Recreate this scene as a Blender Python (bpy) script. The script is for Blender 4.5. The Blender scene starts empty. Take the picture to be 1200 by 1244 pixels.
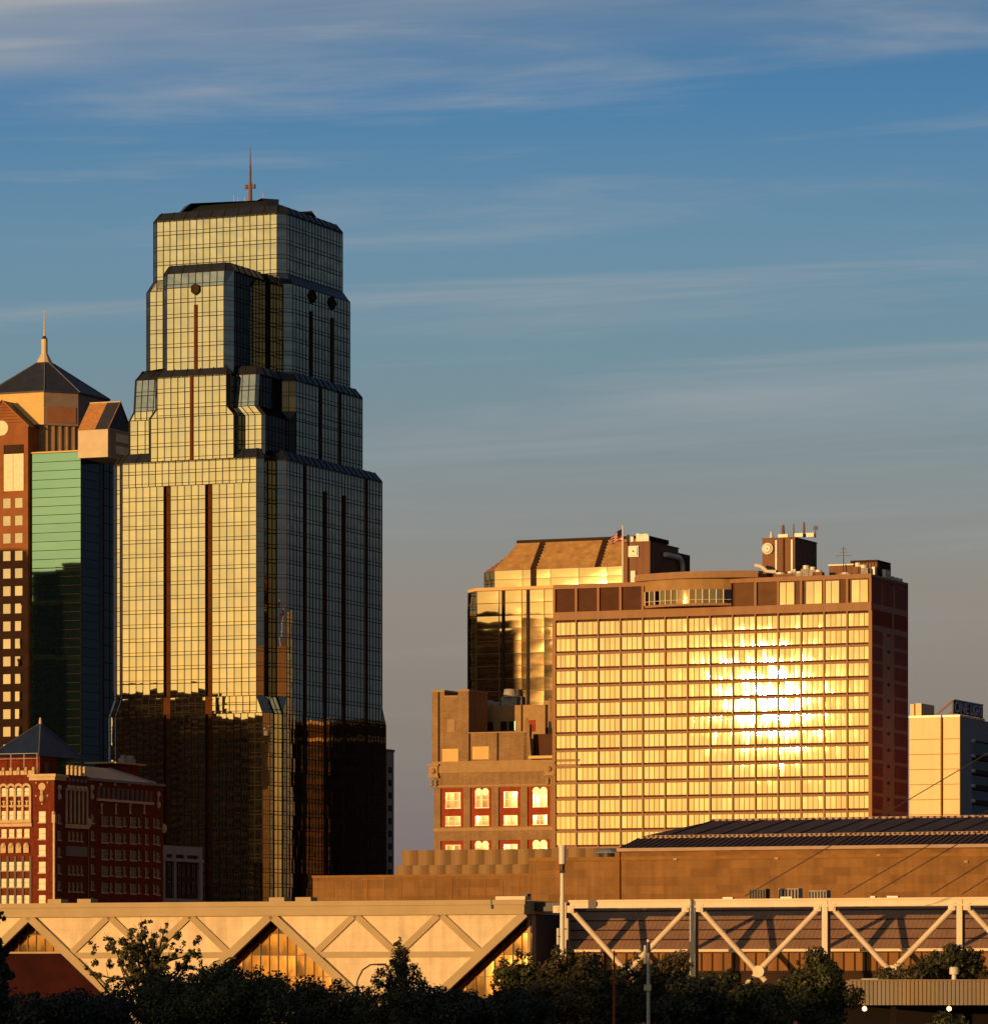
import bpy, math, random
from mathutils import Vector, Matrix
random.seed(7)
SC = bpy.context.scene
COL = SC.collection
# ------------------------------------------------------------------ camera, world, sun
F, CX, HY, HC = 5800.0, 600.0, 1200.0, 12.0        # focal length in photo pixels, principal column, horizon row, eye height
A = math.radians(23.0); CA, SA = math.cos(A), math.sin(A)   # turn of the street grid
cam = bpy.data.cameras.new('camera'); cam_o = bpy.data.objects.new('camera', cam); COL.objects.link(cam_o)
cam.sensor_fit = 'HORIZONTAL'; cam.sensor_width = 36.0; cam.lens = 36.0 * F / 1200.0
cam.shift_y = (HY - 622.0) / 1200.0
cam.clip_start = 1.0; cam.clip_end = 30000.0
cam_o.location = (0, 0, HC); cam_o.rotation_euler = (math.pi / 2, 0, 0)
SC.camera = cam_o
SC.view_settings.view_transform = 'Standard'; SC.view_settings.look = 'None'
SC.view_settings.exposure = 0.0; SC.view_settings.gamma = 1.0
SUN_EL, SUN_AZ = math.radians(3.45), math.radians(222.7)
SUN_DIR = Vector((math.sin(SUN_AZ) * math.cos(SUN_EL), math.cos(SUN_AZ) * math.cos(SUN_EL), math.sin(SUN_EL)))

def build_world():
    w = bpy.data.worlds.new('World'); SC.world = w; w.use_nodes = True
    nt = w.node_tree; N = nt.nodes; L = nt.links
    bg = N['Background']
    def math_(op, a, b=None, c=None, clamp=False):
        n = N.new('ShaderNodeMath'); n.operation = op; n.use_clamp = clamp
        for i, v in enumerate((a, b, c)):
            if v is None: continue
            if isinstance(v, (int, float)): n.inputs[i].default_value = v
            else: L.new(v, n.inputs[i])
        return n.outputs[0]
    def ramp(fac, stops):
        r = N.new('ShaderNodeValToRGB'); e = r.color_ramp.elements
        while len(e) < len(stops): e.new(0.5)
        for k, (p, c) in enumerate(stops):
            e[k].position = p; e[k].color = (*c, 1)
        L.new(fac, r.inputs[0]); return r.outputs[0]
    def mix(fac, a, b, kind='MIX'):
        n = N.new('ShaderNodeMix'); n.data_type = 'RGBA'; n.blend_type = kind
        if isinstance(fac, (int, float)): n.inputs[0].default_value = fac
        else: L.new(fac, n.inputs[0])
        for i, v in ((6, a), (7, b)):
            if isinstance(v, tuple): n.inputs[i].default_value = (*v, 1)
            else: L.new(v, n.inputs[i])
        return n.outputs[2]
    tc = N.new('ShaderNodeTexCoord'); g = tc.outputs['Generated']
    sep = N.new('ShaderNodeSeparateXYZ'); L.new(g, sep.inputs[0])
    el = math_('ARCSINE', sep.outputs[2])                       # elevation of the ray
    az = math_('ARCTAN2', sep.outputs[0], sep.outputs[1])
    # clear dusk sky: Nishita for the whole dome, coloured by height as dust does
    sky = N.new('ShaderNodeTexSky'); sky.sky_type = 'NISHITA'; sky.sun_disc = False
    sky.sun_elevation = SUN_EL; sky.sun_rotation = SUN_AZ; sky.air_density = 1.0; sky.dust_density = 1.2; sky.ozone_density = 2.0
    nish = N.new('ShaderNodeMix'); nish.data_type = 'RGBA'; nish.blend_type = 'MULTIPLY'; nish.inputs[0].default_value = 1
    L.new(sky.outputs[0], nish.inputs[6]); nish.inputs[7].default_value = (0.14, 0.14, 0.14, 1)
    t = math_('MULTIPLY', el, 2.0, clamp=True)                  # 0 .. 0.5 rad
    anti = ramp(t, [(0.0, (.215, .165, .170)), (.06, (.220, .180, .190)), (.115, (.262, .224, .200)), (.165, (.292, .258, .228)),
                    (.205, (.250, .278, .284)), (.26, (.172, .283, .352)), (.31, (.138, .275, .400)), (.37, (.064, .210, .412)), (.48, (.026, .10, .24)), (1.0, (.010, .028, .066))])
    sunw = ramp(t, [(0.0, (1.05, .52, .13)), (.10, (1.0, .64, .20)), (.20, (.94, .70, .26)), (.32, (.86, .72, .32)), (.44, (.26, .38, .38)), (.7, (.09, .19, .27)), (1.0, (.012, .035, .08))])
    dot = N.new('ShaderNodeVectorMath'); dot.operation = 'DOT_PRODUCT'; L.new(g, dot.inputs[0]); dot.inputs[1].default_value = SUN_DIR
    mr = N.new('ShaderNodeMapRange'); mr.interpolation_type = 'SMOOTHSTEP'; L.new(dot.outputs['Value'], mr.inputs[0])
    mr.inputs[1].default_value = 0.35; mr.inputs[2].default_value = 0.95
    base = mix(mr.outputs[0], anti, sunw)
    # glow round the low sun
    au = math_('MULTIPLY', math_('POWER', math_('MAXIMUM', dot.outputs['Value'], 0.0), 420.0), 1.0)
    base = mix(0.12, base, nish.outputs[2])
    base = mix(au, base, (1.5, 1.0, .40))
    # away from the sun the dome falls into the blue-grey of the earth's shadow, and dims to the side and overhead
    es = N.new('ShaderNodeMapRange'); es.interpolation_type = 'SMOOTHSTEP'; L.new(dot.outputs['Value'], es.inputs[0])
    es.inputs[1].default_value = -.81; es.inputs[2].default_value = -.935
    sd = N.new('ShaderNodeMapRange'); sd.interpolation_type = 'SMOOTHSTEP'; L.new(dot.outputs['Value'], sd.inputs[0])
    sd.inputs[1].default_value = -.62; sd.inputs[2].default_value = -.30
    sd2 = math_('MULTIPLY', math_('SUBTRACT', 1.0, mr.outputs[0]), sd.outputs[0])
    base = mix(math_('MULTIPLY', es.outputs[0], .93), base, (.022, .036, .064))
    base = mix(math_('MULTIPLY', sd2, .88), base, (.022, .034, .060))
    # cirrus streaks, long and slightly tilted
    cmb = N.new('ShaderNodeCombineXYZ')
    tilt = math_('MULTIPLY_ADD', az, -0.035, el)
    L.new(math_('MULTIPLY', az, 4.0), cmb.inputs[0]); L.new(math_('MULTIPLY', tilt, 66.0), cmb.inputs[1])
    n1 = N.new('ShaderNodeTexNoise'); n1.inputs['Scale'].default_value = 1.0; n1.inputs['Detail'].default_value = 7; n1.inputs['Roughness'].default_value = .58
    n1.inputs['Distortion'].default_value = .5
    L.new(cmb.outputs[0], n1.inputs['Vector'])
    cl = N.new('ShaderNodeMapRange'); cl.interpolation_type = 'SMOOTHSTEP'; L.new(n1.outputs['Fac'], cl.inputs[0])
    cl.inputs[1].default_value = .47; cl.inputs[2].default_value = .78
    # one broad veil above the skyline at the upper left, as cirrus lies
    v0 = math_('MULTIPLY_ADD', az, -0.070, el)
    band = N.new('ShaderNodeMapRange'); band.interpolation_type = 'SMOOTHSTEP'; L.new(v0, band.inputs[0])
    band.inputs[1].default_value = .187; band.inputs[2].default_value = .202
    cmb2 = N.new('ShaderNodeCombineXYZ'); L.new(math_('MULTIPLY', az, 9.0), cmb2.inputs[0]); L.new(math_('MULTIPLY', v0, 110.0), cmb2.inputs[1]); cmb2.inputs[2].default_value = 3.3
    n2 = N.new('ShaderNodeTexNoise'); n2.inputs['Detail'].default_value = 6; n2.inputs['Scale'].default_value = 1.0; L.new(cmb2.outputs[0], n2.inputs['Vector'])
    veil = math_('MULTIPLY', band.outputs[0], math_('MULTIPLY', math_('MULTIPLY_ADD', az, -3.2, .80, clamp=True), math_('MULTIPLY_ADD', n2.outputs['Fac'], 1.5, -.22, clamp=True)))
    m = math_('ADD', math_('MULTIPLY', cl.outputs[0], .66), math_('MULTIPLY', veil, .80), clamp=True)
    warm = mix(mr.outputs[0], (.37, .385, .405), (.66, .56, .36))
    low = N.new('ShaderNodeMapRange'); L.new(el, low.inputs[0]); low.inputs[1].default_value = .02; low.inputs[2].default_value = .14
    m = math_('MULTIPLY', m, low.outputs[0])
    m = math_('MULTIPLY', m, math_('SUBTRACT', 1.0, math_('MULTIPLY', es.outputs[0], .85)))
    m = math_('MULTIPLY', m, math_('SUBTRACT', 1.0, math_('MULTIPLY', sd2, .8)))
    L.new(mix(m, base, warm), bg.inputs[0]); bg.inputs[1].default_value = 1.0
build_world()
sl = bpy.data.lights.new('sun', 'SUN'); sl.energy = 4.2; sl.angle = math.radians(0.53); sl.color = (1.0, .54, .19)
so = bpy.data.objects.new('sun', sl); COL.objects.link(so); so.location = (-300, -300, 300)
so.rotation_euler = SUN_DIR.to_track_quat('Z', 'Y').to_euler()

# ------------------------------------------------------------------ materials
MATS = {}
def new_mat(name):
    m = bpy.data.materials.new(name); m.use_nodes = True; MATS[name] = m
    return m, m.node_tree, m.node_tree.nodes['Principled BSDF']
def plain(name, col, rough=.8, var=.12, scale=.35, metallic=0.0, streak=False):
    """A paint, render or metal: base colour with blotches (and rain streaks running down)."""
    m, nt, b = new_mat(name)
    b.inputs['Roughness'].default_value = rough; b.inputs['Metallic'].default_value = metallic; b.inputs['Specular IOR Level'].default_value = .12 if rough >= .6 else .4
    tc = nt.nodes.new('ShaderNodeTexCoord'); mp = nt.nodes.new('ShaderNodeMapping')
    nt.links.new(tc.outputs['Object'], mp.inputs[0])
    mp.inputs['Scale'].default_value = (1.6, 1.6, .12) if streak else (1, 1, 1)
    n = nt.nodes.new('ShaderNodeTexNoise'); n.inputs['Scale'].default_value = scale; n.inputs['Detail'].default_value = 6
    nt.links.new(mp.outputs[0], n.inputs['Vector'])
    r = nt.nodes.new('ShaderNodeMapRange'); nt.links.new(n.outputs['Fac'], r.inputs[0])
    r.inputs[1].default_value = .3; r.inputs[2].default_value = .7; r.inputs[3].default_value = 1 - var; r.inputs[4].default_value = 1 + var
    mx = nt.nodes.new('ShaderNodeVectorMath'); mx.operation = 'SCALE'; mx.inputs[0].default_value = col
    nt.links.new(r.outputs[0], mx.inputs['Scale']); nt.links.new(mx.outputs[0], b.inputs['Base Color'])
    return m
def blocks(name, c1, c2, mortar, bw, bh, rough=.85, msize=.01, bias=0.0):
    """Masonry in courses, laid out in metres by the mesh's UVs."""
    m, nt, b = new_mat(name); b.inputs['Roughness'].default_value = rough
    uv = nt.nodes.new('ShaderNodeUVMap')
    t = nt.nodes.new('ShaderNodeTexBrick'); nt.links.new(uv.outputs[0], t.inputs['Vector'])
    t.inputs['Color1'].default_value = (*c1, 1); t.inputs['Color2'].default_value = (*c2, 1); t.inputs['Mortar'].default_value = (*mortar, 1)
    t.inputs['Scale'].default_value = 1; t.inputs['Mortar Size'].default_value = msize; t.inputs['Bias'].default_value = bias
    t.inputs['Brick Width'].default_value = bw; t.inputs['Row Height'].default_value = bh
    n = nt.nodes.new('ShaderNodeTexNoise'); n.inputs['Scale'].default_value = .22; n.inputs['Detail'].default_value = 7; n.inputs['Roughness'].default_value = .65
    nt.links.new(uv.outputs[0], n.inputs['Vector'])
    r = nt.nodes.new('ShaderNodeMapRange'); nt.links.new(n.outputs['Fac'], r.inputs[0])
    r.inputs[1].default_value = .3; r.inputs[2].default_value = .7; r.inputs[3].default_value = .78; r.inputs[4].default_value = 1.15
    mp = nt.nodes.new('ShaderNodeMapping'); mp.inputs['Scale'].default_value = (1.1, .07, 1); nt.links.new(uv.outputs[0], mp.inputs[0])
    n2 = nt.nodes.new('ShaderNodeTexNoise'); n2.inputs['Scale'].default_value = 1.0; n2.inputs['Detail'].default_value = 5; nt.links.new(mp.outputs[0], n2.inputs['Vector'])
    r2 = nt.nodes.new('ShaderNodeMapRange'); nt.links.new(n2.outputs['Fac'], r2.inputs[0]); r2.inputs[1].default_value = .35; r2.inputs[2].default_value = .7; r2.inputs[3].default_value = 1.0; r2.inputs[4].default_value = .80
    mm_ = nt.nodes.new('ShaderNodeMath'); mm_.operation = 'MULTIPLY'; nt.links.new(r.outputs[0], mm_.inputs[0]); nt.links.new(r2.outputs[0], mm_.inputs[1]); r = mm_
    mx = nt.nodes.new('ShaderNodeVectorMath'); mx.operation = 'SCALE'
    nt.links.new(t.outputs['Color'], mx.inputs[0]); nt.links.new(r.outputs[0], mx.inputs['Scale']); nt.links.new(mx.outputs[0], b.inputs['Base Color'])
    return m
def glass(name, tint, rough=.03, jitter=.006, pillow=.006, wave=.002, var=.10, coat=1.0):
    """Reflective coated glass; one UV unit is one pane, and every pane sits and bows a little differently."""
    m, nt, b = new_mat(name); N = nt.nodes; L = nt.links
    b.inputs['Metallic'].default_value = coat; b.inputs['Roughness'].default_value = rough
    uv = N.new('ShaderNodeUVMap')
    fl = N.new('ShaderNodeVectorMath'); fl.operation = 'FLOOR'; L.new(uv.outputs[0], fl.inputs[0])
    fr = N.new('ShaderNodeVectorMath'); fr.operation = 'FRACTION'; L.new(uv.outputs[0], fr.inputs[0])
    wn = N.new('ShaderNodeTexWhiteNoise'); wn.noise_dimensions = '2D'; L.new(fl.outputs[0], wn.inputs['Vector'])
    def vm(op, a, bb=None, sc=None):
        n = N.new('ShaderNodeVectorMath'); n.operation = op
        if isinstance(a, tuple): n.inputs[0].default_value = a
        else: L.new(a, n.inputs[0])
        if bb is not None:
            if isinstance(bb, tuple): n.inputs[1].default_value = bb
            else: L.new(bb, n.inputs[1])
        if sc is not None:
            if isinstance(sc, (int, float)): n.inputs['Scale'].default_value = sc
            else: L.new(sc, n.inputs['Scale'])
        return n.outputs[0]
    off = vm('SCALE', vm('SUBTRACT', wn.outputs['Color'], (.5, .5, .5)), sc=jitter * 2)
    pil = vm('SCALE', vm('SUBTRACT', fr.outputs[0], (.5, .5, .5)), sc=pillow * 2)
    nz = N.new('ShaderNodeTexNoise'); nz.inputs['Scale'].default_value = .9; nz.inputs['Detail'].default_value = 2; L.new(uv.outputs[0], nz.inputs['Vector'])
    wav = vm('SCALE', vm('SUBTRACT', nz.outputs['Color'], (.5, .5, .5)), sc=wave * 4)
    tot = vm('ADD', vm('ADD', off, pil), wav)
    sp = N.new('ShaderNodeSeparateXYZ'); L.new(tot, sp.inputs[0])
    geo = N.new('ShaderNodeNewGeometry')
    tx = vm('NORMALIZE', vm('CROSS_PRODUCT', (0, 0, 1), geo.outputs['Normal']))
    nn = vm('ADD', geo.outputs['Normal'], vm('SCALE', tx, sc=sp.outputs[0]))
    nn = vm('ADD', nn, vm('SCALE', (0, 0, 1), sc=sp.outputs[1]))
    L.new(vm('NORMALIZE', nn), b.inputs['Normal'])
    wn2 = N.new('ShaderNodeTexWhiteNoise'); wn2.noise_dimensions = '2D'; L.new(vm('ADD', fl.outputs[0], (17.3, 5.1, 0)), wn2.inputs['Vector'])
    r = N.new('ShaderNodeMapRange'); L.new(wn2.outputs['Value'], r.inputs[0]); r.inputs[3].default_value = 1 - var; r.inputs[4].default_value = 1 + var * .5
    L.new(vm('SCALE', tint, sc=r.outputs[0]), b.inputs['Base Color'])
    return m
def lit(name, col, strength):
    m, nt, b = new_mat(name); b.inputs['Base Color'].default_value = (.8, .7, .5, 1)
    b.inputs['Emission Color'].default_value = (*col, 1); b.inputs['Emission Strength'].default_value = strength
    return m
def leaves(name, dark, light):
    m, nt, b = new_mat(name); b.inputs['Roughness'].default_value = .6
    uv = nt.nodes.new('ShaderNodeUVMap')
    wn = nt.nodes.new('ShaderNodeTexWhiteNoise'); wn.noise_dimensions = '2D'
    fl = nt.nodes.new('ShaderNodeVectorMath'); fl.operation = 'FLOOR'; nt.links.new(uv.outputs[0], fl.inputs[0]); nt.links.new(fl.outputs[0], wn.inputs['Vector'])
    rp = nt.nodes.new('ShaderNodeValToRGB'); rp.color_ramp.elements[0].color = (*dark, 1); rp.color_ramp.elements[1].color = (*light, 1)
    nt.links.new(wn.outputs['Value'], rp.inputs[0]); nt.links.new(rp.outputs[0], b.inputs['Base Color'])
    return m

plain('ground', (.10, .09, .07), .95, .3, .02)
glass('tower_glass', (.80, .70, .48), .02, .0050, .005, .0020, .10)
glass('tower_glass_shaded', (.085, .075, .060), .05, .0050, .005, .0020, .2)  # darkened copy of the tower glass: dark reflection put into the tint
plain('tower_mullion', (.030, .024, .018), .85, .1)
plain('tower_roof', (.05, .06, .075), .35, .15, metallic=.6)
plain('tower_slot', (.095, .032, .008), .9, .15)
plain('bronze_dark', (.045, .025, .016), .85, .2)
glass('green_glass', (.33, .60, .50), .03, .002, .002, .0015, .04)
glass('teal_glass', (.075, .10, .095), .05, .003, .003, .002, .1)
plain('rust_brick', (.06, .030, .017), .9, .35, .2)
plain('orange_brick', (.28, .11, .045), .85, .15, .25)
plain('cream_panel', (.62, .53, .38), .7, .06, .4)
plain('slate_roof', (.035, .038, .055), .55, .2, .3)
plain('grey_stone', (.24, .20, .18), .8, .12, .3)
plain('brown_panel', (.30, .14, .08), .7, .1)
plain('orange_tile', (.50, .24, .09), .7, .2, .8)
plain('window_cream', (.60, .50, .34), .3, .12, .8)
plain('red_brick', (.16, .032, .014), .9, .30, 1.1)
plain('dark_red_brick', (.16, .035, .022), .9, .25, .5)
plain('terracotta', (.60, .46, .27), .75, .12, .8)
plain('blue_roof', (.018, .035, .085), .5, .2, .4)
plain('lead_roof', (.20, .22, .26), .6, .15, .4)
glass('window_glass', (.40, .33, .23), .06, .012, .01, .004, .25)
plain('dark_glass', (.02, .02, .022), .15, .1)
plain('pale_stone', (.42, .40, .38), .8, .1, .4)
glass('gold_glass', (.72, .55, .29), .03, .004, .006, .006, .12)
plain('bronze_frame', (.14, .07, .03), .5, .15)
plain('gold_roof_tile', (.36, .215, .085), .7, .25, .5)
blocks('tan_brick', (.34, .21, .095), (.29, .175, .078), (.26, .17, .09), .9, .3, .9, .02)
plain('tan_stone', (.38, .25, .12), .85, .1, .6)
plain('brick_infill', (.30, .055, .02), .9, .15, .8)
plain('hotel_concrete', (.33, .195, .11), .85, .10, .3, streak=True)
glass('hotel_glass', (.96, .74, .40), .0078, .0021, .0024, .0022, .22)
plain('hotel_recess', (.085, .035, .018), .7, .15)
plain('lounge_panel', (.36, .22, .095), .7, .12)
plain('spire_paint', (.22, .11, .07), .6, .1)
plain('loggia_brown', (.14, .07, .032), .7, .15)
glass('lounge_glass', (.34, .24, .14), .05, .01, .01, .004, .3)
plain('concrete_flare', (.50, .23, .145), .85, .10, .3, streak=True)  # lighter copy of the hotel concrete: glare flare put into the colour
plain('hotel_maroon', (.32, .068, .036), .6, .15)
plain('penthouse', (.22, .115, .07), .85, .14, .4, streak=True)
plain('white_metal', (.72, .68, .60), .4, .08)
plain('galvanised', (.34, .32, .30), .65, .2, .9)
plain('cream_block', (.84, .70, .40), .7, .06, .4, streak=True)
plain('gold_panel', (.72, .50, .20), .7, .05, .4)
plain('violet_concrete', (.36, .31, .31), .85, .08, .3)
plain('sign_black', (.015, .015, .02), .5, .1)
plain('sign_letter', (.62, .56, .66), .6, .05)
blocks('limestone', (.29, .150, .046), (.215, .105, .030), (.19, .095, .03), 5.2, 1.55, .9, .02)
plain('limestone_plain', (.27, .14, .045), .9, .16, .25, streak=True)
plain('fluted_metal', (.27, .175, .085), .7, .14, .3, streak=True)
plain('arena_roof', (.075, .055, .058), .75, .15, .2)
plain('roof_edge', (.42, .30, .22), .6, .1)
blocks('hall_cream', (.80, .65, .44), (.775, .625, .42), (.66, .53, .35), 3.3, 1.15, .75, .018)
plain('hall_frame', (.43, .34, .20), .65, .07, .3)
glass('hall_glass', (.50, .31, .12), .06, .010, .007, .012, .30)
glass('window_mirror', (.86, .70, .50), .02, .003, .003, .001, .12)
plain('shaded_maroon', (.030, .006, .005), .9, .3, .4)  # maroon taken near black: the wall's shade is put into its colour
plain('truss_white', (.66, .56, .42), .5, .08, .5)
plain('metal_roof', (.29, .17, .105), .55, .16, .25, streak=True)
plain('wood_panel', (.24, .115, .038), .7, .2, .4, streak=True)
plain('dark_steel', (.035, .03, .03), .5, .15)
plain('canopy_metal', (.30, .245, .17), .6, .12, .5, streak=True)
plain('canopy_shade', (.012, .010, .010), .9, .1)  # near black: the shade below the canopy is put into the colour
plain('maroon_wall', (.085, .018, .015), .9, .3, .5)
plain('rust_pole', (.28, .07, .03), .7, .2)
plain('pole_grey', (.48, .45, .40), .5, .1)
plain('bark', (.06, .042, .030), .9, .25, 2.0)
plain('flag_red', (.35, .04, .04), .8, .1); plain('flag_white', (.6, .55, .5), .8, .1); plain('flag_blue', (.03, .04, .14), .8, .1)
plain('van_white', (.75, .75, .75), .3, .05)
plain('offstage_stone', (.16, .11, .075), .9, .2, .3)
leaves('leaf_deep', (.026, .032, .007), (.062, .066, .014))
leaves('leaf_olive', (.042, .040, .012), (.088, .068, .020))
leaves('leaf_conifer', (.030, .034, .014), (.085, .068, .028))
leaves('leaf_black', (.012, .016, .008), (.021, .027, .011))
lit('lamp_glow', (1.0, .46, .20), 1.7)

# ------------------------------------------------------------------ building helpers
class MB:
    """Collects faces and links them as ONE mesh object."""
    def __init__(s, dbl=0): s.dbl = dbl; s.v = []; s.f = []; s.m = []; s.uv = []; s.names = []; s.smooth = []
    def mi(s, mat):
        if mat not in s.names: s.names.append(mat)
        return s.names.index(mat)
    def face(s, pts, mat, uv=None, smooth=False):
        i = len(s.v); s.v += [tuple(p) for p in pts]; s.f.append(tuple(range(i, i + len(pts)))); s.m.append(s.mi(mat)); s.smooth.append(smooth)
        if uv is None:
            a = Vector(pts[1]) - Vector(pts[0]); n = a.cross(Vector(pts[-1]) - Vector(pts[0]))
            ax = max(range(3), key=lambda k: abs(n[k]))
            uv = [((p[0], p[1]) if ax == 2 else ((p[0], p[2]) if ax == 1 else (p[1], p[2]))) for p in pts]
        s.uv.append(uv)
    def box(s, x0, x1, y0, y1, z0, z1, mat, top=None):
        if x1 < x0: x0, x1 = x1, x0
        if y1 < y0: y0, y1 = y1, y0
        if z1 < z0: z0, z1 = z1, z0
        s.prism([(x0, y0), (x1, y0), (x1, y1), (x0, y1)], z0, z1, mat, top)
    def prism(s, poly, z0, z1, mat, top=None):
        n = len(poly)
        for i in range(n):
            a, b = poly[i], poly[(i + 1) % n]
            s.face([(*a, z0), (*b, z0), (*b, z1), (*a, z1)], mat)
        s.face([(*p, z1) for p in poly], top or mat)
        s.face([(*p, z0) for p in reversed(poly)], mat)
    def loft(s, pa, za, pb, zb, mat, cap=None):
        n = len(pa)
        for i in range(n):
            j = (i + 1) % n
            s.face([(*pa[i], za), (*pa[j], za), (*pb[j], zb), (*pb[i], zb)], mat)
        if cap: s.face([(*p, zb) for p in pb], cap)
    def bar(s, p, q, w, d, mat, n=(0, -1, 0)):
        """Bar from p to q, w wide in the plane of the facade, standing d proud along n (back face on the line)."""
        p, q, n = Vector(p), Vector(q), Vector(n).normalized()
        t = (q - p).normalized(); side = t.cross(n).normalized() * (w / 2); n = n * d
        a = [p - side, p + side, q + side, q - side]; b = [x + n for x in a]
        s.face([b[0], b[1], b[2], b[3]], mat); s.face([a[3], a[2], a[1], a[0]], mat)
        for i in range(4):
            j = (i + 1) % 4
            s.face([a[i], a[j], b[j], b[i]], mat)
    def cyl(s, p, q, r0, r1, mat, n=10, cap=True):
        p, q = Vector(p), Vector(q); t = (q - p).normalized()
        u = t.orthogonal().normalized(); w = t.cross(u)
        ring = lambda c, r: [c + (u * math.cos(2 * math.pi * k / n) + w * math.sin(2 * math.pi * k / n)) * r for k in range(n)]
        a, b = ring(p, r0), ring(q, r1)
        for i in range(n):
            j = (i + 1) % n
            s.face([a[i], a[j], b[j], b[i]], mat, smooth=True)
        if cap: s.face(b, mat); s.face(a[::-1], mat)
    def tube(s, pts, r, mat, n=8):
        for a, b in zip(pts[:-1], pts[1:]): s.cyl(a, b, r, r, mat, n)
    def ball(s, c, r, mat, n=10, sz=1.0):
        c = Vector(c); m = n // 2
        pt = lambda i, j: c + Vector((r * math.sin(math.pi * i / m) * math.cos(2 * math.pi * j / n), r * math.sin(math.pi * i / m) * math.sin(2 * math.pi * j / n), sz * r * math.cos(math.pi * i / m)))
        for i in range(m):
            for j in range(n):
                f = [pt(i + 1, j), pt(i + 1, j + 1), pt(i, j + 1), pt(i, j)]
                if i == 0: f = f[:3]
                if i == m - 1: f = f[1:]
                s.face(f, mat, smooth=True)
    def glaze(s, bl, br, tr, tl, pw, ph, gl, mu, bw=.22, bd=.12, u0=0.0, v0=0.0, vert=True, horz=True, nx=None, nz=None):
        """A glazed panel: one sheet of glass, panes given by UV, and real mullions standing on it."""
        bl, br, tr, tl = map(Vector, (bl, br, tr, tl))
        nx = nx or max(1, round((br - bl).length / pw)); nz = nz or max(1, round((tl - bl).length / ph))
        s.face([bl, br, tr, tl], gl, [(u0, v0), (u0 + nx, v0), (u0 + nx, v0 + nz), (u0, v0 + nz)])
        n = (br - bl).cross(tl - bl).normalized()
        if vert:
            for i in range(nx + 1):
                t = i / nx; s.bar(bl.lerp(br, t), tl.lerp(tr, t), bw, bd, mu, n)
        if horz:
            for k in range(nz + 1):
                t = k / nz; s.bar(bl.lerp(tl, t), br.lerp(tr, t), bw, bd * .8, mu, n)
                if s.dbl and k < nz: t = (k + s.dbl) / nz; s.bar(bl.lerp(tl, t), br.lerp(tr, t), bw * .75, bd * .8, mu, n)
    def flare(s, bl, br, tr, tl, pw, ph, gl, mu, bw=.22, bd=.12, u0=0.0, v0=0.0):
        """Glazing on a panel wider at one end: the grid stays upright and the slanted ends are cut panes."""
        bl, br, tr, tl = map(Vector, (bl, br, tr, tl)); t = (br - bl).normalized()
        wb, wt = (br - bl).length, (tr - tl).length
        o = bl; k0, k1 = (tl - o).dot(t), (tr - o).dot(t)
        a, b = max(0, k0), min(wb, k1)
        lo = lambda k: bl + t * k
        hi = lambda k: tl + (tr - tl) * ((k - k0) / max(1e-6, k1 - k0))
        s.glaze(lo(a), lo(b), hi(b), hi(a), pw, ph, gl, mu, bw, bd, u0, v0)
        n = (br - bl).cross(tl - bl).normalized()
        for x, y, z in ((bl, lo(a), hi(a)), (lo(b), br, hi(b)), (bl, hi(a), tl), (hi(b), lo(b), tr)):
            if (y - x).cross(z - x).length > .05: s.face([x, y, z], gl, [(u0 - .9, v0 + .1), (u0 - .1, v0 + .1), (u0 - .5, v0 + .9)])
        s.bar(bl, tl, bw, bd, mu, n); s.bar(br, tr, bw, bd, mu, n)
    def build(s, name, parent=None, loc=None, label=None):
        me = bpy.data.meshes.new(name); me.from_pydata(s.v, [], s.f)
        for n in s.names: me.materials.append(MATS[n])
        me.polygons.foreach_set('material_index', s.m); me.polygons.foreach_set('use_smooth', s.smooth)
        ul = me.uv_layers.new(name='UVMap'); flat = [c for u in s.uv for p in u for c in p]
        ul.data.foreach_set('uv', flat); me.update()
        o = bpy.data.objects.new(name, me); COL.objects.link(o)
        if parent: o.parent = parent
        if loc: o.location = loc
        if label: o['label'] = label
        return o
def tag(o, label, cat, group=None, kind=None):
    o['label'] = label; o['category'] = cat
    if group: o['group'] = group
    if kind: o['kind'] = kind
    return o
def empty(name, label, cat, loc, rot=0.0, group=None):
    o = bpy.data.objects.new(name, None); COL.objects.link(o); o.location = loc; o.rotation_euler = (0, 0, rot); o.empty_display_size = 1
    return tag(o, label, cat, group)
class Frame:
    """A building's own axes: x along the lit face to the right, y along the shaded face into the picture, origin at a ground corner."""
    def __init__(s, px, D): s.o = Vector(((px - CX) / F * D, D, 0.0))
    def lx(s, px, y=0.0):
        k = (px - CX) / F
        return (k * (s.o.y + y * CA) - s.o.x - y * SA) / (CA + k * SA)
    def ly(s, px, x=0.0):
        k = (px - CX) / F
        return (k * (s.o.y - x * SA) - s.o.x - x * CA) / (SA - k * CA)
    def z(s, py, x=0.0, y=0.0): return HC + (HY - py) / F * (s.o.y - x * SA + y * CA)
    def w(s, x, y, z): return Vector((s.o.x + x * CA + y * SA, s.o.y - x * SA + y * CA, z))
    def root(s, name, label, cat, group=None): return empty(name, label, cat, tuple(s.o), -A, group)
def at(px, py, D): return Vector(((px - CX) / F * D, D, HC + (HY - py) / F * D))
def inset(poly, d):
    """Move every edge of a closed, counter-clockwise plan inwards by d."""
    n = len(poly); out = []
    for i in range(n):
        p0, p1, p2 = Vector(poly[i - 1]), Vector(poly[i]), Vector(poly[(i + 1) % n])
        e0, e1 = (p1 - p0).normalized(), (p2 - p1).normalized()
        n0, n1 = Vector((-e0.y, e0.x)), Vector((-e1.y, e1.x))
        m = (n0 + n1); k = max(.35, 1 + n0.dot(n1))
        out.append(tuple(p1 + m * (d / k)))
    return out

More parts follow.
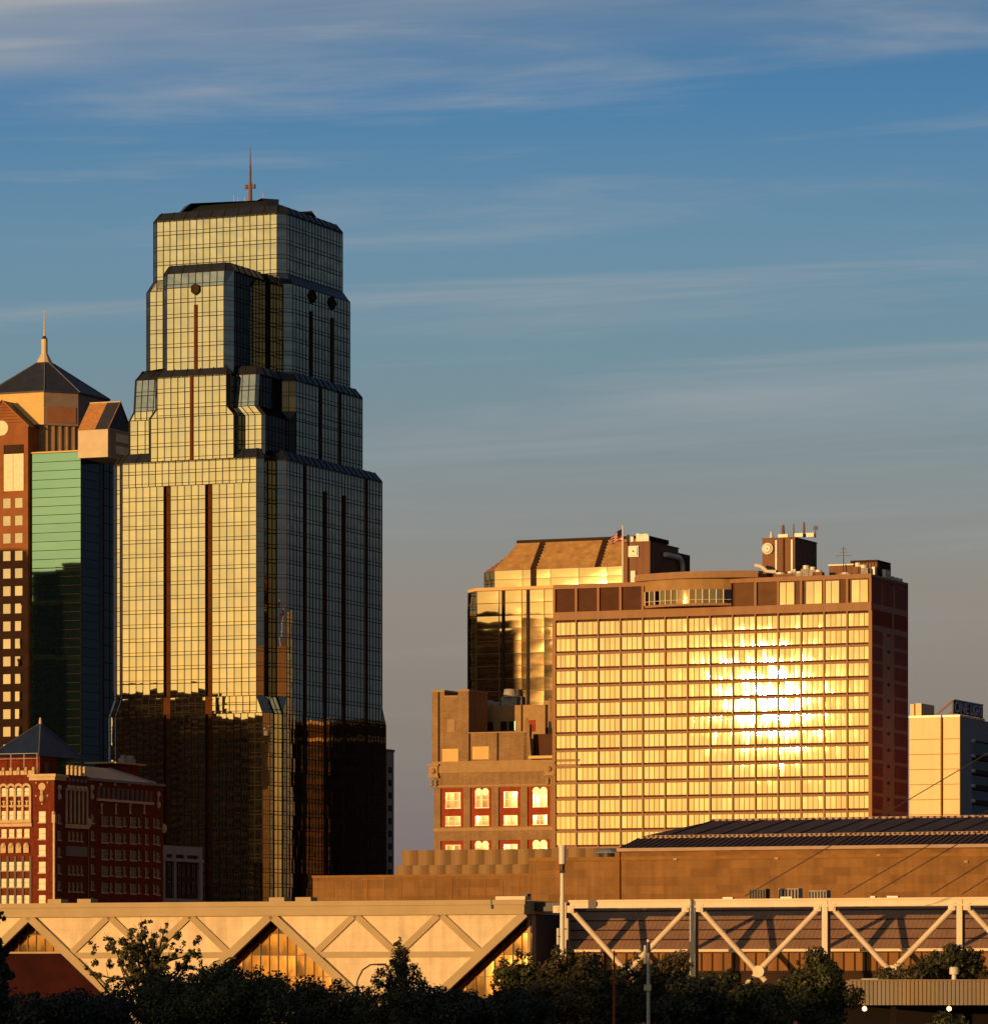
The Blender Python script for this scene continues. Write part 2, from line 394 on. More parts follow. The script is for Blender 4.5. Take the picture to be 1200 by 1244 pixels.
# ------------------------------------------------------------------ setting: ground, and an unseen ridge added for its shadow
def build_shade_hill():  # ridge out of view, added to shade the foreground trees
    m = MB(); t = Vector((.733, -.680)); n = Vector((.680, .733)); c = Vector((-112, 118)); N, K = 28, 12
    rng = random.Random(4)
    def p(i, k):
        u = -95 + 190 * i / N; v = -42 + 84 * k / K; h = 22.6 * max(0, math.cos(math.pi * v / 84)) ** 1.3 * min(1, (95 - abs(u)) / 22) ** .7
        h += (math.sin(u * .31) + math.sin(u * .13 + 2)) * .5 if h > 8 else 0
        q = c + t * u + n * v; return (q.x, q.y, h)
    for i in range(N):
        for k in range(K): m.face([p(i, k), p(i + 1, k), p(i + 1, k + 1), p(i, k + 1)], 'ground', smooth=True)
    o = m.build('shade_hill'); o['kind'] = 'structure'
build_shade_hill()
g = MB(); g.face([(-9000, -9000, 0), (9000, -9000, 0), (9000, 12000, 0), (-9000, 12000, 0)], 'ground')
go = g.build('ground'); go['kind'] = 'structure'

# ------------------------------------------------------------------ the tall glass tower
T = Frame(331.6, 1276)
def build_tower():
    r = T.root('glass_tower', 'tall stepped skyscraper of gold reflecting glass with a spire on top', 'skyscraper')
    G, M = 'tower_glass', 'tower_mullion'
    def walls(mb, pa, za, pb, zb, skip=(), dark=(), pw=2.05, ph=3.9):  # edges listed in dark take the glass with shade in its tint
        n = len(pa)
        for i in range(n):
            if i in skip: continue
            j = (i + 1) % n
            w = (Vector(pa[j]) - Vector(pa[i])).length
            wt = (Vector(pb[j]) - Vector(pb[i])).length
            (mb.flare if abs(wt - w) > .3 and min(w, wt) > 1 else mb.glaze)((*pa[i], za), (*pa[j], za), (*pb[j], zb), (*pb[i], zb), pw, ph, 'tower_glass_shaded' if i in dark else G, M, .19 if w > 4 else .16, .10, u0=i * 40, v0=int(za))
    def fin(mb, x, y, z0, z1, n, w=1.0, d=.35, mat='bronze_dark'):
        mb.bar((x, y, z0), (x, y, z1), w, d, mat, n)
    def mansard(mb, poly, z0, d, h, n_ribs=None):
        p1 = inset(poly, d)
        mb.loft(poly, z0, p1, z0 + h, 'tower_roof', 'tower_roof')
        for i in range(len(poly)):                                    # standing seams down the slope
            j = (i + 1) % len(poly); a0, a1 = Vector((*poly[i], z0)), Vector((*poly[j], z0)); b0, b1 = Vector((*p1[i], z0 + h)), Vector((*p1[j], z0 + h))
            k = max(1, round((a1 - a0).length / 4.0)); nn = (a1 - a0).cross(b0 - a0).normalized()
            for q in range(k + 1): mb.bar(a0.lerp(a1, q / k), b0.lerp(b1, q / k), .22, .15, M, nn)
        mb.loft(poly, z0 - .5, poly, z0, M)
    # main shaft: bay on the lit front, stepped corner, long shaded side
    YR = T.ly(464); xl = T.lx(148.6); xr = -4.9
    D = [(xl, 0), (xr, 0), (-3.4, 1.5), (-3.4, 6.5), (-2, 6.5), (0, 8.5), (0, YR), (-2, YR + 2), (xl - 1.5, YR + 2), (xl - 5, YR), (xl - 5, 4.5), (xl - 3, 2.5), (xl - 1.5, 2.5), (xl - 1.5, 1.6)]
    E_ = [(x - (1.8 if x < xl + .1 else 0) + (1.8 if x < -1.9 and x > -5.5 and y < 9 else 0), y + (2.6 if y > YR - .1 else 0)) for x, y in D]
    zD1, zD0 = T.z(555, xr, 0), T.z(845, xr, 0); zE1 = T.z(866, xr, 0)
    sx = [(T.lx(199), T.lx(207)), (T.lx(249.5), T.lx(257.5))]
    zs = T.z(588.5, sx[1][0], 0)
    mb = MB(.24)
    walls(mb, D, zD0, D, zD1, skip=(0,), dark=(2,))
    def front(z0, z1, x0, x1, v):
        xs = [x0, sx[0][0], sx[0][1], sx[1][0], sx[1][1], x1]
        for q, (a, b) in enumerate(((0, 1), (2, 3), (4, 5))):
            mb.glaze((xs[a], 0, z0), (xs[b], 0, z0), (xs[b], 0, z1), (xs[a], 0, z1), 2.05, 3.9, G, M, .18, .09, u0=q * 9, v0=v)
        for a, b in sx:
            mb.face([(a, .8, z0), (b, .8, z0), (b, .8, z1), (a, .8, z1)], 'tower_slot')
            mb.face([(a, 0, z0), (a, .8, z0), (a, .8, z1), (a, 0, z1)], 'tower_slot'); mb.face([(b, .8, z0), (b, 0, z0), (b, 0, z1), (b, .8, z1)], 'tower_slot')
            for k in range(int((z1 - z0) / 3.9) + 1): mb.box(a, b, .55, .8, z0 + k * 3.9, z0 + k * 3.9 + .35, 'bronze_dark')
    front(zD0, zs, xl, xr, 0)
    for a, b in sx: mb.face([(a, 0, zs), (b, 0, zs), (b, .8, zs), (a, .8, zs)][::-1], 'tower_slot')
    mb.glaze((xl, 0, zs), (xr, 0, zs), (xr, 0, zD1), (xl, 0, zD1), 2.05, 3.9, G, M, .18, .09, v0=60)
    for px, py in ((370, 0), (395, 597), (418, 602), (445, 0)):
        y = T.ly(px); fin(mb, 0, y, zD0, T.z(py, 0, y) if py else zD1 - .2, (1, 0, 0), 1.1 if py else .8)
    mb.build('shaft', r)
    mb = MB(); mansard(mb, D, zD1, 2.0, 2.6); mb.build('shaft_roof', r)
    mb = MB(.24); walls(mb, E_, zE1, D, zD0, skip=(0,), ph=4); walls(mb, E_, 0, E_, zE1, skip=(0,))
    front(0, zE1, E_[0][0], E_[1][0], 90)
    mb.flare((E_[0][0], 0, zE1), (E_[1][0], 0, zE1), (xr, 0, zD0), (xl, 0, zD0), 2.05, 2.4, G, M, .18, .09, v0=70)
    for a, b in sx: mb.bar(((a + b) / 2, 0, zE1), ((a + b) / 2, 0, zD0), b - a, .16, 'tower_slot')
    for px in (370, 395, 418, 445):
        y = T.ly(px); fin(mb, 0, y, 0, zD0, (1, 0, 0), .9)
    mb.build('base', r)
    # second stage: centre bay and wings that widen downwards
    zC0 = T.z(541, -11.3, 0); zCa, zCb = T.z(503, -11.3, 0), T.z(492, -11.3, 0); zC1 = T.z(453, -11.3, 0)
    yc = T.ly(440, -2.5)
    def cplan(bl, br, wl, wr, rx, lean):
        return [(bl, 0), (br, 0), (br + .9, .9), (br + .9, 3 + lean), (wr, 3 + lean), (wr + .7, 3.7 + lean), (wr + .7, 18.3), (rx, 19.8), (rx, yc), (rx - 2, yc + 2), (-45.5, yc + 2), (-47.5, yc),
                (-47.5, 21), (-46, 19.5), (wl - .7, 19.5), (wl - .7, 3.7 + lean), (wl, 3 + lean), (bl - .9, 3 + lean), (bl - .9, .9)]
    CB = cplan(T.lx(183), T.lx(284), T.lx(158, 3), T.lx(318, 3), -2.5, 0)
    CT = cplan(T.lx(191), T.lx(275), T.lx(164, 3), T.lx(309.5, 3), -2.5, .0)
    CL = cplan(T.lx(191), T.lx(275), T.lx(164, 3), T.lx(309.5, 3), -2.5, .9)
    zC0 = zD1
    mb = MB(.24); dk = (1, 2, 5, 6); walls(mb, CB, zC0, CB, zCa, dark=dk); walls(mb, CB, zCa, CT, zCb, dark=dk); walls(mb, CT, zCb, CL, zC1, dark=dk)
    xs_ = T.lx(233, 0); fin(mb, xs_, 0, zC0, zC1, (0, -1, 0), .9, .3, 'tower_slot')
    for px in (387, 411): fin(mb, -2.5, T.ly(px, -3), zC0, zCa, (1, 0, 0), .9, .3); fin(mb, -2.5, T.ly(px, -3), zCa, zC1, (1, 0, 0), .9, .3)
    mb.build('second_stage', r)
    mb = MB(); mansard(mb, CL, zC1, 2.0, 2.6); mb.build('second_stage_roof', r)
    # third stage and crown, flush on the front
    yB = 24.5; zB0 = zC1; zB1, zBt = T.z(344, -8.5, yB), T.z(331, -8.5, yB)
    bx0, bx1 = T.lx(182, yB), T.lx(344, yB); ye = T.ly(425, bx1 + 2)
    plan = lambda x0, x1, rx, y1: [(x0, yB), (x1, yB), (rx, yB + 2), (rx, y1), (rx - 2, y1 + 2), (x0 + .5, y1 + 2), (x0 - 2, y1), (x0 - 2, yB + 2)]
    B = plan(bx0, bx1, bx1 + 2, ye)
    ax0, ax1 = T.lx(190.5, yB), T.lx(336.5, yB); ae = T.ly(416, ax1 + 2)
    Ap = plan(ax0, ax1, ax1 + 2, ae)
    mb = MB(.24); walls(mb, B, zB0, B, zB1); walls(mb, B, zB1, Ap, zBt, skip=(2, 3, 4, 6), ph=4)
    mb.loft(B, zB1 + .01, Ap, zBt - .01, 'tower_roof')
    for px, py in ((378, 378), (403, 386)):
        y = T.ly(px, bx1 + 2); fin(mb, bx1 + 2, y, zB0, T.z(py, bx1 + 2, y), (1, 0, 0), 1.0)
    mb.build('third_stage', r)
    for px, py in ((379, 360), (403, 368)):
        m = MB(); y = T.ly(px, bx1 + 2); z = T.z(py, bx1 + 2, y); X = bx1 + 2
        m.face([(X + .35, y, z - 1.7), (X + .35, y + 2.2, z), (X + .35, y, z + 1.7), (X + .35, y - 2.2, z)], 'bronze_dark')
        for p, q in ((( y, z - 1.7), (y + 2.2, z)), ((y + 2.2, z), (y, z + 1.7)), ((y, z + 1.7), (y - 2.2, z)), ((y - 2.2, z), (y, z - 1.7))): m.bar((X, *p), (X, *q), .4, .5, M, (1, 0, 0))
        m.build('diamond_emblem', r)
    zA1 = T.z(258, ax1, yB)
    mb = MB(.24); walls(mb, Ap, zBt, Ap, zA1); mb.build('crown', r)
    mb = MB(); mansard(mb, Ap, zA1, 1.8, 2.3)
    q = inset(Ap, 6.5); q2 = inset(Ap, 9.5); zr = zA1 + 2.31; mb.loft(q, zr, q2, zr + 3.0, 'tower_roof', 'tower_roof'); mb.build('crown_roof', r)
    # tall bay in front of the third stage
    dx0, dx1, yF = T.lx(202.5, 1.5), T.lx(272, 1.5), 1.5
    drx = dx1 + 2
    Dm = [(dx0, yF), (dx1, yF), (drx, yF + 2), (drx, yB - 1.5), (drx - 1.4, yB), (dx0 - .6, yB), (dx0 - 2, yB - 1.5), (dx0 - 2, yF + 2)]
    Dl = [(x, y + (.38 if y < 2 else 0)) for x, y in Dm]
    zd0 = zC1; zd1, zd2 = T.z(346, dx1, yF), T.z(328, dx1, yF)
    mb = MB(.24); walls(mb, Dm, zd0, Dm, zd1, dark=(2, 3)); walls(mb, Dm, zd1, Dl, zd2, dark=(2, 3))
    xm = T.lx(238, yF); fin(mb, xm, yF, zd0, T.z(370, xm, yF), (0, -1, 0), .9, .3, 'tower_slot')
    mb.build('front_bay', r)
    m = MB(); z = T.z(351, xm, yF); Y = yF - .45
    pts = [(xm, z - 1.5), (xm + 1.1, z - .7), (xm + 1.1, z + .8), (xm, z + 1.3), (xm - 1.1, z + .8), (xm - 1.1, z - .7)]
    m.face([(x, Y, zz) for x, zz in pts], 'bronze_dark')
    for p, q_ in zip(pts, pts[1:] + pts[:1]): m.bar((p[0], yF, p[1]), (q_[0], yF, q_[1]), .3, .55, M)
    m.build('shield_emblem', r)
    mb = MB(); mansard(mb, Dl, zd2, 1.5, 2.4); mb.build('front_bay_roof', r)
    # spire
    yS = (yB + ae) / 2; xS = T.lx(304, yS); zt = zr + 3.0; z = lambda py: T.z(py, xS, yS)
    m = MB(); m.cyl((xS, yS, zt), (xS, yS, z(222)), .62, .5, 'spire_paint', 10); m.cyl((xS, yS, z(222)), (xS, yS, z(200)), .38, .3, 'spire_paint', 8); m.cyl((xS, yS, z(200)), (xS, yS, z(178)), .22, .10, 'spire_paint', 8)
    sp = m.build('spire', r)
    for dx in (-1.25, 1.15):
        m = MB(); m.box(xS + dx - .35, xS + dx + .35, yS - .35, yS + .35, z(229), z(224), 'dark_steel'); m.bar((xS + dx, yS, z(226.5)), (xS, yS, z(226.5)), .2, .2, 'dark_steel'); m.build('beacon', sp)
    for k, dx in enumerate((-4.6, -3.9, -1.9, -1.2, 3.9, 5.3)):
        m = MB(); m.cyl((xS + dx, yS + (k % 3) - 1, zt - .2), (xS + dx, yS + (k % 3) - 1, zt + (3.6, 3.2, 2.4, 3.0, 3.8, 2.2)[k]), .09, .06, 'truss_white', 6); m.build('antenna_rod', r)
build_tower()

# ------------------------------------------------------------------ hotel slab that throws back the sun
M_ = Frame(1057, 1150)
def build_hotel():
    f = M_; r = f.root('hotel_slab', 'wide hotel slab of golden windows with the sun glaring in its glass', 'hotel')
    xl = f.lx(673); yr = f.ly(1103); C = 'hotel_concrete'
    zt = f.z(697); zb1 = f.z(735.5); row = 4.0; z1 = f.z(760)          # top of wall, foot of the loggia storey, foot of the first window row
    zo0, zo1 = f.z(731.5), f.z(702.5)
    ncol = 14; cw = -xl / ncol; nrow = 25
    m = MB()                                                            # the frame: recessed back wall, floor bands, piers
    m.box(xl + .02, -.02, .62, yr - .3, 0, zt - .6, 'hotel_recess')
    m.box(xl - .25, .25, -.05, .7, zo1, zt, C); m.box(xl - .25, .25, -.05, .7, zb1 - 1.2, zo0, C)
    m.box(xl - .25, .0, .7, yr, zt - 1.4, zt - .5, C)
    # shaded end wall, its concrete lightened by painted flare
    m.box(-.3, 0, .7, yr, 0, zt, 'concrete_flare')
    m.box(xl, xl + .3, .7, yr, 0, zt, C); m.box(xl, 0, yr - .3, yr, 0, zt, C)
    for i in range(ncol + 1):
        x = xl + i * cw; w = .19 if 0 < i < ncol else .45
        m.box(x - w, x + w, -.1, .63, 0, zb1 - 1.2, C)
        if i < 5 or i > 8: m.box(x - .3, x + .3, -.08, .63, zo0, zo1, C)
    for k in range(nrow):
        z = z1 - k * row
        m.box(xl + .5, -.5, .02, .63, z - 1.0, z - .45, C)
    m.build('wall', r)
    # windows
    many = MB()
    def win(mb, x0, z0, w, h, key, n=4, y=.28):
        s = w / n
        for q in range(n):
            mb.face([(x0 + q * s, y, z0), (x0 + (q + 1) * s, y, z0), (x0 + (q + 1) * s, y, z0 + h), (x0 + q * s, y, z0 + h)], 'hotel_glass',
                    [(key * 7 + q, 0), (key * 7 + q + 1, 0), (key * 7 + q + 1, 1), (key * 7 + q, 1)])
            if q: mb.box(x0 + q * s - .07, x0 + q * s + .07, y - .08, y, z0, z0 + h, 'bronze_frame')
        for a, b, c, d in ((x0 - .1, x0, z0 - .1, z0 + h + .1), (x0 + w, x0 + w + .1, z0 - .1, z0 + h + .1), (x0, x0 + w, z0 - .1, z0), (x0, x0 + w, z0 + h, z0 + h + .1)):
            mb.box(a, b, y - .06, y + .05, c, d, 'bronze_frame')
    n = 0
    for k in range(nrow):
        for i in range(ncol):
            x0 = xl + i * cw + .30; z0 = z1 - k * row + .02
            w, h = cw - .60, 3.02
            if n < 90:
                m = MB(); win(m, x0, z0, w, h, n); m.build('window', r)
            else: win(many, x0, z0, w, h, n)
            n += 1
    o = many.build('window_rows', r); o['kind'] = 'stuff'
    # loggia storey: dark recessed bays, some with glass
    for i in range(ncol):
        if 5 <= i <= 8 - 1: continue
        x0, x1 = xl + i * cw + .3, xl + (i + 1) * cw - .3
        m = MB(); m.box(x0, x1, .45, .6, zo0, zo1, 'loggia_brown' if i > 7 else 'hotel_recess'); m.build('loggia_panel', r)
    for a, b in ((945, 964.5), (979, 998), (1000.5, 1019), (1034.5, 1054)):
        m = MB(); x0, x1 = f.lx(a, .2), f.lx(b, .2); win(m, x0, zo0 + .1, x1 - x0, zo1 - zo0 - .4, 500 + int(a), 2, .2); m.build('lounge_window', r)
    # bowed lounge
    a0, a1 = f.lx(783), f.lx(888); zc0, zc1 = f.z(739, a0), f.z(703.5, a0 / 2 + a1 / 2); N = 14; bow = 3.2
    arc = lambda t, e=0: (a0 - e + (a1 - a0 + 2 * e) * t, -(bow + e) * math.sin(math.pi * min(1, max(0, t))) ** .8 + (.0 if 0 < t < 1 else .1))
    m = MB(); pts = [arc(k / N) for k in range(N + 1)]
    zs0, zs1, zs2 = zc0 + .55, zc0 + 4.0, zc1 - .2
    m.prism([(a0, .6)] + pts + [(a1, .6)], zc0, zs0, C)
    for p, q in zip(pts[:-1], pts[1:]):
        m.face([(*p, zs1), (*q, zs1), (*q, zs2), (*p, zs2)], 'lounge_panel')
        m.bar((*p, zs0), (*p, zs1), .22, .1, 'truss_white', (0, -1, 0)); m.bar((*p, zs0 + .9), (*q, zs0 + .9), .1, .08, 'truss_white', (0, -1, 0)); m.bar((*p, zs1), (*q, zs1), .2, .08, C, (0, -1, 0))
    lo = m.build('bowed_lounge', r)
    for k, (p, q) in enumerate(zip(pts[:-1], pts[1:])):
        m = MB(); m.face([(p[0], p[1] + .06, zs0), (q[0], q[1] + .06, zs0), (q[0], q[1] + .06, zs1), (p[0], p[1] + .06, zs1)], 'lounge_glass', [(k, 0), (k + 1, 0), (k + 1, 1), (k, 1)])
        m.build('window', lo)
    m = MB(); e0, e1 = f.lx(771), f.lx(921)
    roof = [(e0 + (e1 - e0) * t / 20, -.3 - 4.0 * math.sin(math.pi * t / 20)) for t in range(21)]
    m.prism(roof + [(e1, 3), (e0, 3)], zc1 - .2, zc1 + .95, C); m.prism([(x, y + .6) for x, y in roof] + [(e1, 3.3), (e0, 3.3)], zc1 + .95, zc1 + 1.5, C); m.build('lounge_roof', r)
    # end wall: maroon panes left and right of a concrete spine with small vents
    c0, c1 = f.ly(1072), f.ly(1086)
    for k in range(nrow):
        z = z1 - k * row - (1.2 if k else 1.2)
        for a, b in ((.9, c0 - .2), (c1 + .2, yr - .5)):
            m = MB(); m.box(.0, .12, a, b, z - 2.9, z + .2, 'hotel_maroon'); m.build('end_window', r)
        m = MB(); m.box(.0, .14, (c0 + c1) / 2 - .9, (c0 + c1) / 2 + .9, z - .6, z + .1, 'dark_steel'); m.build('vent', r)
    for a, b in ((1058.5, 1070.5), (1072.5, 1084.5), (1087, 1101.5)):
        m = MB(); m.box(0, .12, f.ly(a), f.ly(b), zo0, zo1, 'hotel_maroon'); m.build('end_window', r)
    for a, b in ((1059, 1083), (1086, 1102)):
        m = MB(); m.box(0, .12, f.ly(a), f.ly(b), zo0 - 5.2, zo0 - 1.6, 'brick_infill'); m.build('end_panel', r)
    # roof houses
    def house(name, px0, px1, px2, pyt, yoff, mat='penthouse', pyb=700):
        x1 = f.lx(px1, yoff); x0 = f.lx(px0, yoff); y1 = f.ly(px2, x1); z = f.z(pyt, x1, yoff)
        m = MB(); m.box(x0, x1, yoff, y1, zt - .6, z, mat); m.box(x0 - .15, x1 + .15, yoff - .15, y1 + .15, z, z + .25, mat)
        return m, x0, x1, y1, z
    m, x0, x1, y1, z = house('roof_house', 757.5, 789.5, 824, 658.5, 9.0)
    m.box(x0 + 2.0, x0 + 3.2, 8.6, 9.0, zt - .5, zt + 3.6, 'white_metal')
    rh = m.build('roof_house', r)
    m = MB(); m.box(x0 + 3, x1, y1 + .3, f.ly(838, x1), zt, z - 1.0, 'hotel_recess'); m.build('roof_house', r)
    def dish(par, x, y, zc, rad, sq=False):
        m = MB()
        if sq: m.box(x - rad, x + rad, y - .4, y, zc - rad, zc + rad, 'white_metal'); m.box(x - rad * .8, x + rad * .8, y - .7, y - .4, zc - rad * .8, zc + rad * .8, 'white_metal')
        else: m.cyl((x, y - .05, zc), (x, y - .6, zc), rad, rad, 'white_metal', 18); m.cyl((x, y - .6, zc), (x, y - .9, zc), rad * .9, rad * .55, 'white_metal', 18)
        m.box(x - .15, x + .15, y - 1.15, y - .88, zc - .2, zc + .2, 'pole_grey'); m.build('dish_antenna', par)
    dish(rh, f.lx(770, 9), 9, f.z(670.5, x0, 9), 1.35, True)
    m = MB(); zz = z + .25
    for k, (px, hh, ww) in enumerate(((764, 1.8, .5), (768, 1.3, .35), (775, 2.0, .4), (779, 1.5, .6), (784, 1.9, .45), (787, 1.6, .3))):
        x = f.lx(px, 9.6); m.box(x - ww, x + ww, 9.3, 9.9, zz, zz + hh, 'white_metal')
    m.bar((f.lx(775, 9.6), 9.6, zz + 1.7), (f.lx(787, 9.6), 9.6, zz + 1.7), .25, .25, 'white_metal'); m.build('panel_antennas', rh)
    m = MB(); yy = f.ly(806, x1 + .5); ya, yb = f.ly(808, x1 + .9), f.ly(829, x1 + .9)
    P = [(x1 + .9, ya, zt + 8.2)] + [(x1 + .9, yb - 2.5 + 2.5 * math.sin(a), zt + 5.7 + 2.5 * math.cos(a)) for a in (0, .4, .8, 1.2, 1.57)] + [(x1 + .9, yb, zt + .2)]
    m.tube(P, .62, 'white_metal', 10); m.build('vent_pipe', r)
    m, x0, x1, y1, z = house('roof_house', 926, 965.5, 992, 653.5, 10.0); zz = z + .25
    for px in (943, 952, 962):
        x = f.lx(px, 10); m.box(x - .22, x + .22, 9.75, 10, zt, z - .4 if px != 952 else z, 'hotel_recess' if px == 952 else 'white_metal')
    rh = m.build('roof_house', r)
    dish(rh, f.lx(933, 10), 10, f.z(667, x0, 10), 1.4)
    m = MB(); m.box(f.lx(945, 10.3), f.lx(957, 10.3), 10.2, 10.8, zz, zz + .8, 'white_metal'); m.box(f.lx(965, 10.3), f.lx(975, 10.3), 10.2, 10.8, zz, zz + .9, 'white_metal'); m.box(f.lx(979, 12), f.lx(989, 12), 11.5, 12.2, zz, zz + 1.0, 'white_metal'); m.build('panel_antennas', rh)
    for px, py, w, y in ((937, 646, .5, 10.5), (951, 638, .55, 11), (964, 636.5, .22, 11), (976.5, 634.5, .38, 12), (990.5, 638, .16, 14)):
        m = MB(); x = f.lx(px, y); m.cyl((x, y, zz), (x, y, f.z(py, x, y)), w, w * .6, 'penthouse' if px != 937 else 'white_metal', 8)
        if px == 990.5: m.box(x - .5, x + .5, y - .2, y + .2, zz + 2, zz + 2.8, 'dark_steel')
        m.build('antenna_mast', rh)
    m = MB()                                                             # duct on the roof left of it
    Q = [(f.lx(917, 6), 6, f.z(686, -28, 6)), (f.lx(925, 6), 6, f.z(688, -28, 6)), (f.lx(932, 6), 6, f.z(694.5, -28, 6)), (f.lx(943, 6), 6, f.z(695, -28, 6))]
    m.tube(Q, .5, 'white_metal', 8); m.box(f.lx(921, 8), f.lx(933, 8), 7, 9, zt, zt + 2.2, 'penthouse'); m.build('roof_duct', r)
    random.seed(3)
    for px, w, h in ((948, 1.6, 1.5), (960, 1.0, 1.7), (965, .5, 2.2), (971, 1.2, 1.6), (979, 1.1, 3.0), (987, .9, 2.6), (994, 1.2, 1.8), (1027, 1.4, .9), (1042, 1.0, 3.2), (1049, 1.3, 2.6)):
        m = MB(); x = f.lx(px, 5); m.box(x - w, x + w, 4.2, 6.0, zt - .5, zt + h * .7, 'galvanised' if px % 2 else 'penthouse'); m.cyl((x, 5.1, zt + h * .7), (x, 5.1, zt + h), w * .75, w * .75, 'white_metal', 12); m.build('roof_unit', r)
    m = MB(); y0 = 10; x0, x1 = f.lx(1007, y0), f.lx(1036, y0); m.box(x0, x1, y0, y0 + 8, zt - .5, f.z(686.5, x1, y0), 'penthouse'); m.box(x0 - .2, x1 + .2, y0 - .2, y0 + 8, f.z(686.5, x1, y0), f.z(685, x1, y0), 'white_metal'); m.build('roof_house', r)
    m = MB(); y0 = 13; x0, x1 = f.lx(1033, y0), f.lx(1066, y0); y1 = f.ly(1082, x1); zq = f.z(680, x1, y0)
    for k in range(9): m.box(x0 + (x1 - x0) * k / 9, x0 + (x1 - x0) * (k + .8) / 9, y0, y0 + .3, zt - .5, zq - .6, 'penthouse')
    m.box(x0, x1, y0 + .3, y1, zt - .5, zq - .7, 'hotel_recess'); m.box(x0, x1, y0 - .1, y1, zq - .6, zq, 'bronze_dark'); m.build('cooling_plant', r)
    m = MB(); x, y = f.lx(1024.5, 9), 9; m.cyl((x, y, zt), (x, y, f.z(664, x, y)), .12, .08, 'dark_steel', 6)
    for py, w in ((667, .7), (675, 2.0), (671, .9)): m.bar((x - w, y, f.z(py, x, y)), (x + w, y, f.z(py, x, y)), .14, .14, 'dark_steel')
    m.build('aerial', r)
    for px in (1062, 1075, 1078.5, 1084, 1089, 1094):
        m = MB(); y = f.ly(px, -1.2); m.box(-1.7, -.9, y - .6, y + .6, zt - .2, zt + (2.2 if px < 1080 else 1.0), 'white_metal'); m.build('roof_vent', r)
build_hotel()
def build_flag():
    f = M_; y = 7.0; x = f.lx(756.5, y); zt = f.z(697) - .6
    r = empty('flagpole', 'white flagpole with a drooping dark flag on the hotel roof', 'flagpole', tuple(f.w(x, y, zt)), -A)
    top = f.z(640, x, y) - zt
    m = MB(); m.cyl((0, 0, 0), (0, 0, top), .28, .2, 'white_metal', 10); m.ball((0, 0, top + .2), .28, 'white_metal', 8); m.build('pole', r)
    m = MB(); n = 10; zz = f.z(642, x, y) - zt
    for i in range(n):
        for k in range(7):
            def p(i, k): return (-.2 - 2.9 * i / n, .35 * math.sin(i * 1.1), zz - 3.2 * k / 7 * (.55 + .45 * (1 - i / n)) - 2.2 * (i / n) ** 1.3)
            mat = 'flag_blue' if i < 4 and k < 4 else ('flag_red', 'flag_white')[k % 2]
            m.face([p(i, k), p(i, k + 1), p(i + 1, k + 1), p(i + 1, k)], mat)
    m.build('flag', r)
build_flag()

# ------------------------------------------------------------------ gold glass building behind the hotel
def build_gold():
    f = Frame(800, 1275); r = f.root('gold_glass_building', 'gold mirror glass office block with a sloping louvred roof', 'office building')
    G, M = 'gold_glass', 'bronze_frame'
    xl = f.lx(579); c = 4.6; D = 52
    zt = f.z(718.5, xl)
    P = [(xl, 0), (0, 0), (c, c), (c, D), (xl - c, D), (xl - c, c)]
    m = MB()
    for i in range(6):
        a, b = P[i], P[(i + 1) % 6]
        m.glaze((*a, 0), (*b, 0), (*b, zt), (*a, zt), 6.8, 3.4, G, M, .20, .10, u0=i * 30)
    for px in (611.5, 641.5): x = f.lx(px); m.bar((x, 0, 0), (x, 0, zt), .8, .3, 'bronze_dark')
    m.build('lower_block', r)
    m = MB(); m.prism(P, zt, zt + .9, 'gold_panel', 'tower_roof'); m.build('parapet', r)
    yU = 5.0; ux = f.lx(600.5, yU); uz = f.z(693.5, ux, yU); c2 = 5.2
    XR = f.lx(772, yU); U = [(ux, yU), (XR, yU), (XR + 2, yU + 2), (XR + 2, D - 22), (ux - c2, D - 22), (ux - c2, yU + c2)]
    m = MB()
    for i in range(6):
        a, b = U[i], U[(i + 1) % 6]
        m.glaze((*a, zt + .9), (*b, zt + .9), (*b, uz), (*a, uz), 7.5, 3.2, G, M, .12, .08, u0=i * 30, v0=80)
    xs = f.lx(648, yU); m.bar((xs, yU, zt + .9), (xs, yU, uz), 1.6, .25, 'bronze_dark')
    m.build('upper_block', r)
    # louvred roof slope, stepped boards
    zr = f.z(660.5, f.lx(630, 14), 14); dy = 9.0; ua = f.lx(629, yU + dy); n = 9
    m = MB()
    for k in range(n):
        t0, t1 = k / n, (k + 1) / n
        xa, xb = ux + (ua - ux) * t0, ux + (ua - ux) * t1; y0, y1 = yU + dy * t0, yU + dy * t1; z0, z1 = uz + (zr - uz) * t0, uz + (zr - uz) * t1
        m.face([(xa, y0, z0), (XR, y0, z0), (XR, y0 + .25, z1), (xb, y0 + .25, z1)], 'gold_roof_tile', [(k * 9, k), (k * 9 + 8, k), (k * 9 + 8, k + 1), (k * 9, k + 1)])
        m.face([(xb, y0 + .25, z1), (XR, y0 + .25, z1), (XR, y1, z1), (xb, y1, z1)], 'gold_panel')
        m.face([(xa - c2 * (1 - t0), y0 + c2, z0), (xa, y0, z0), (xb, y0 + .25, z1), (xb - c2 * (1 - t1), y0 + c2, z1)], 'brown_panel')
        m.face([(xa - c2 * (1 - t0), D - 22, z0), (xa - c2 * (1 - t0), y0 + c2, z0), (xb - c2 * (1 - t1), y0 + c2, z1), (xb - c2 * (1 - t1), D - 22, z1)], 'brown_panel')
    m.build('roof_slope', r)
    m = MB(); m.box(ua - .3, XR, yU + dy - .2, D - 22, zr - .3, zr + .9, 'bronze_dark'); m.build('ridge', r)
    for px0, px1 in ((648, 660), (726, 736)):
        m = MB(); m.bar((f.lx(px0, yU), yU - .05, uz), (f.lx(px1, yU + dy), yU + dy - .05, zr), 1.5, .5, 'bronze_dark', (0, -.8, .6)); m.build('roof_channel', r)
